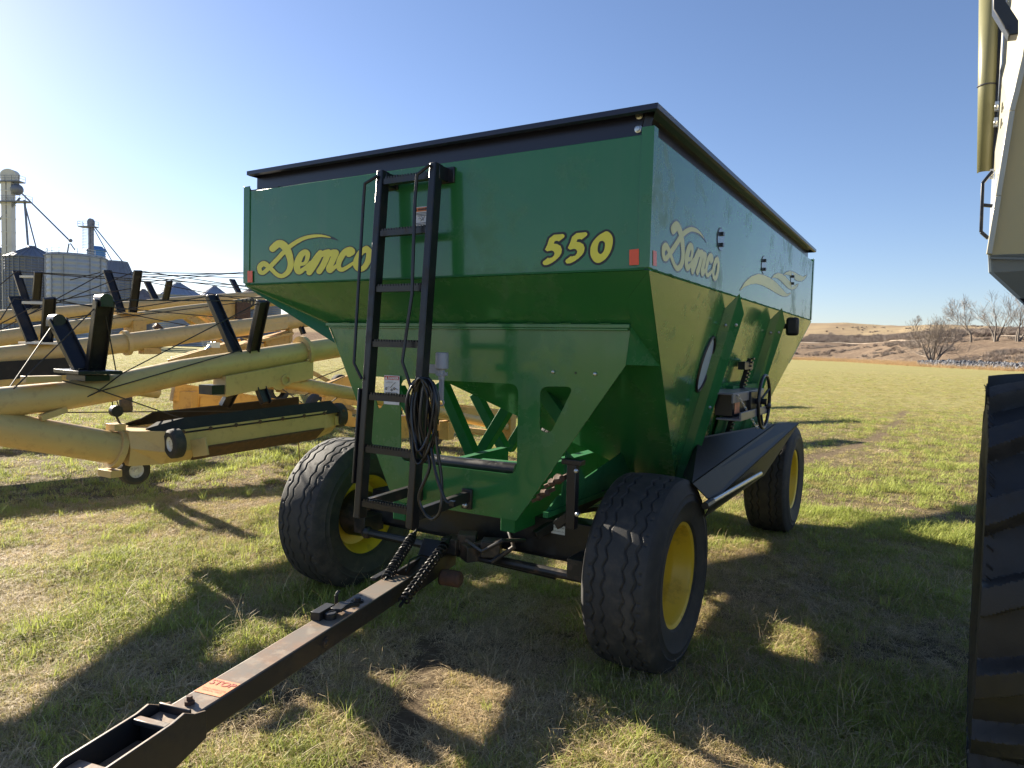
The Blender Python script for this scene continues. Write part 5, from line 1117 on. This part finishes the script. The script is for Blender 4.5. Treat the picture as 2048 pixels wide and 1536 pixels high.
def tower(label, pxc, pyt, wpx, depth, m_, head, plats, spouts, ladder=False):
    s = depth/FPX; b = far(pxc, pyt, depth); w_ = wpx*s; zt_ = float(b[2]); rt = thing('elevator_tower', (b[0], b[1], 0), label, 'elevator tower', 'bucket elevator towers')
    rv = Vector((CR[0], CR[1], 0)).normalized(); fv = Vector((CF[0], CF[1], 0)).normalized(); rot = Matrix.Rotation(math.atan2(rv.y, rv.x), 3, 'Z')
    def P(x, y): q = far(x, y, depth); return Vector(q)
    m = MB(); zc = zt_-1.5
    for sx in (-.27, .27): m.box(Vector((b[0], b[1], zc/2))+rv*sx*w_*1.0, (w_*.42, w_*.6, zc), rot)
    for k in range(12): m.box(Vector((b[0], b[1], zc*k/12+.5)), (w_*1.02, w_*.66, .2), rot)
    add('elevator_leg', m, m_, rt)
    hw_, hh = head[0]*s/2, head[1]*s; m = MB(); hc = P(head[2], head[3]); n_ = 14; prof = [hc+rv*(hw_*math.cos(t))+Vector((0, 0, hh*.5*math.sin(t))) for t in np.linspace(0, math.pi, n_)]+[hc-rv*hw_*.9-Vector((0, 0, hh*.5)), hc+rv*hw_*.9-Vector((0, 0, hh*.5))]
    m.prism([p-fv*w_*.3 for p in prof], fv*w_*.6); add('elevator_head', m, m_, rt)
    for (x0, x1, y) in plats:
        a, c_ = P(x0, y), P(x1, y); m = MB(); m.prism([a-fv*1.1, c_-fv*1.1, c_+fv*1.1, a+fv*1.1], (0, 0, -.22)); rail(m, [a+fv*1.1, a-fv*1.1, c_-fv*1.1, c_+fv*1.1]); add('platform', m, GALVD, rt)
    for (q, r) in spouts: m = MB(); m.tube([P(*p) for p in q], r*s, 8); add('spout', m, GALVD, rt)
    if ladder:
        m = MB(); a, c_ = P(170, 456), P(170, 498)
        for o in (-.5, .5): m.bar(a+rv*o, c_+rv*o, .08, .08)
        k = 14
        for i in range(k): q = a.lerp(c_, i/k); m.bar(q-rv*.5, q+rv*.5, .06, .06); m.bar(q-rv*.5-fv*.5, q+rv*.5-fv*.5, .06, .06)
        add('caged_ladder', m, WHITESTEEL, rt)
    return rt
TW = tower('tall white elevator tower with railed platforms and spouts at the left edge', 16, 345, 21, 152, WHITESTEEL, (32, 24, 20, 351), [(-10, 44, 363), (-12, 58, 403)], [([(33, 366), (33, 374)], 5), ([(45, 388), (138, 480)], 1.6), ([(49, 400), (56, 490)], 2.2), ([(50, 410), (72, 494)], 1.4), ([(40, 396), (-30, 470)], 2), ([(138, 487), (134, 510)], 1.4), ([(141, 487), (150, 500)], 1.2)])
m = MB(); q = Vector(far(34, 379, 152)); m.sphere(q, 1.25, 7); q = Vector(far(141, 481, 152)); m.sphere(q, .42, 6); add('distributor', m, GALVD, TW)
tower('shorter dark elevator tower with caged ladder above the ribbed tank', 182, 440, 9, 165, GALVD, (13, 16, 182, 445), [(161, 192, 453)], [([(190, 455), (275, 560)], 1.2), ([(187, 456), (226, 526)], 1.0), ([(254, 536), (275, 560)], 1.4)], True)
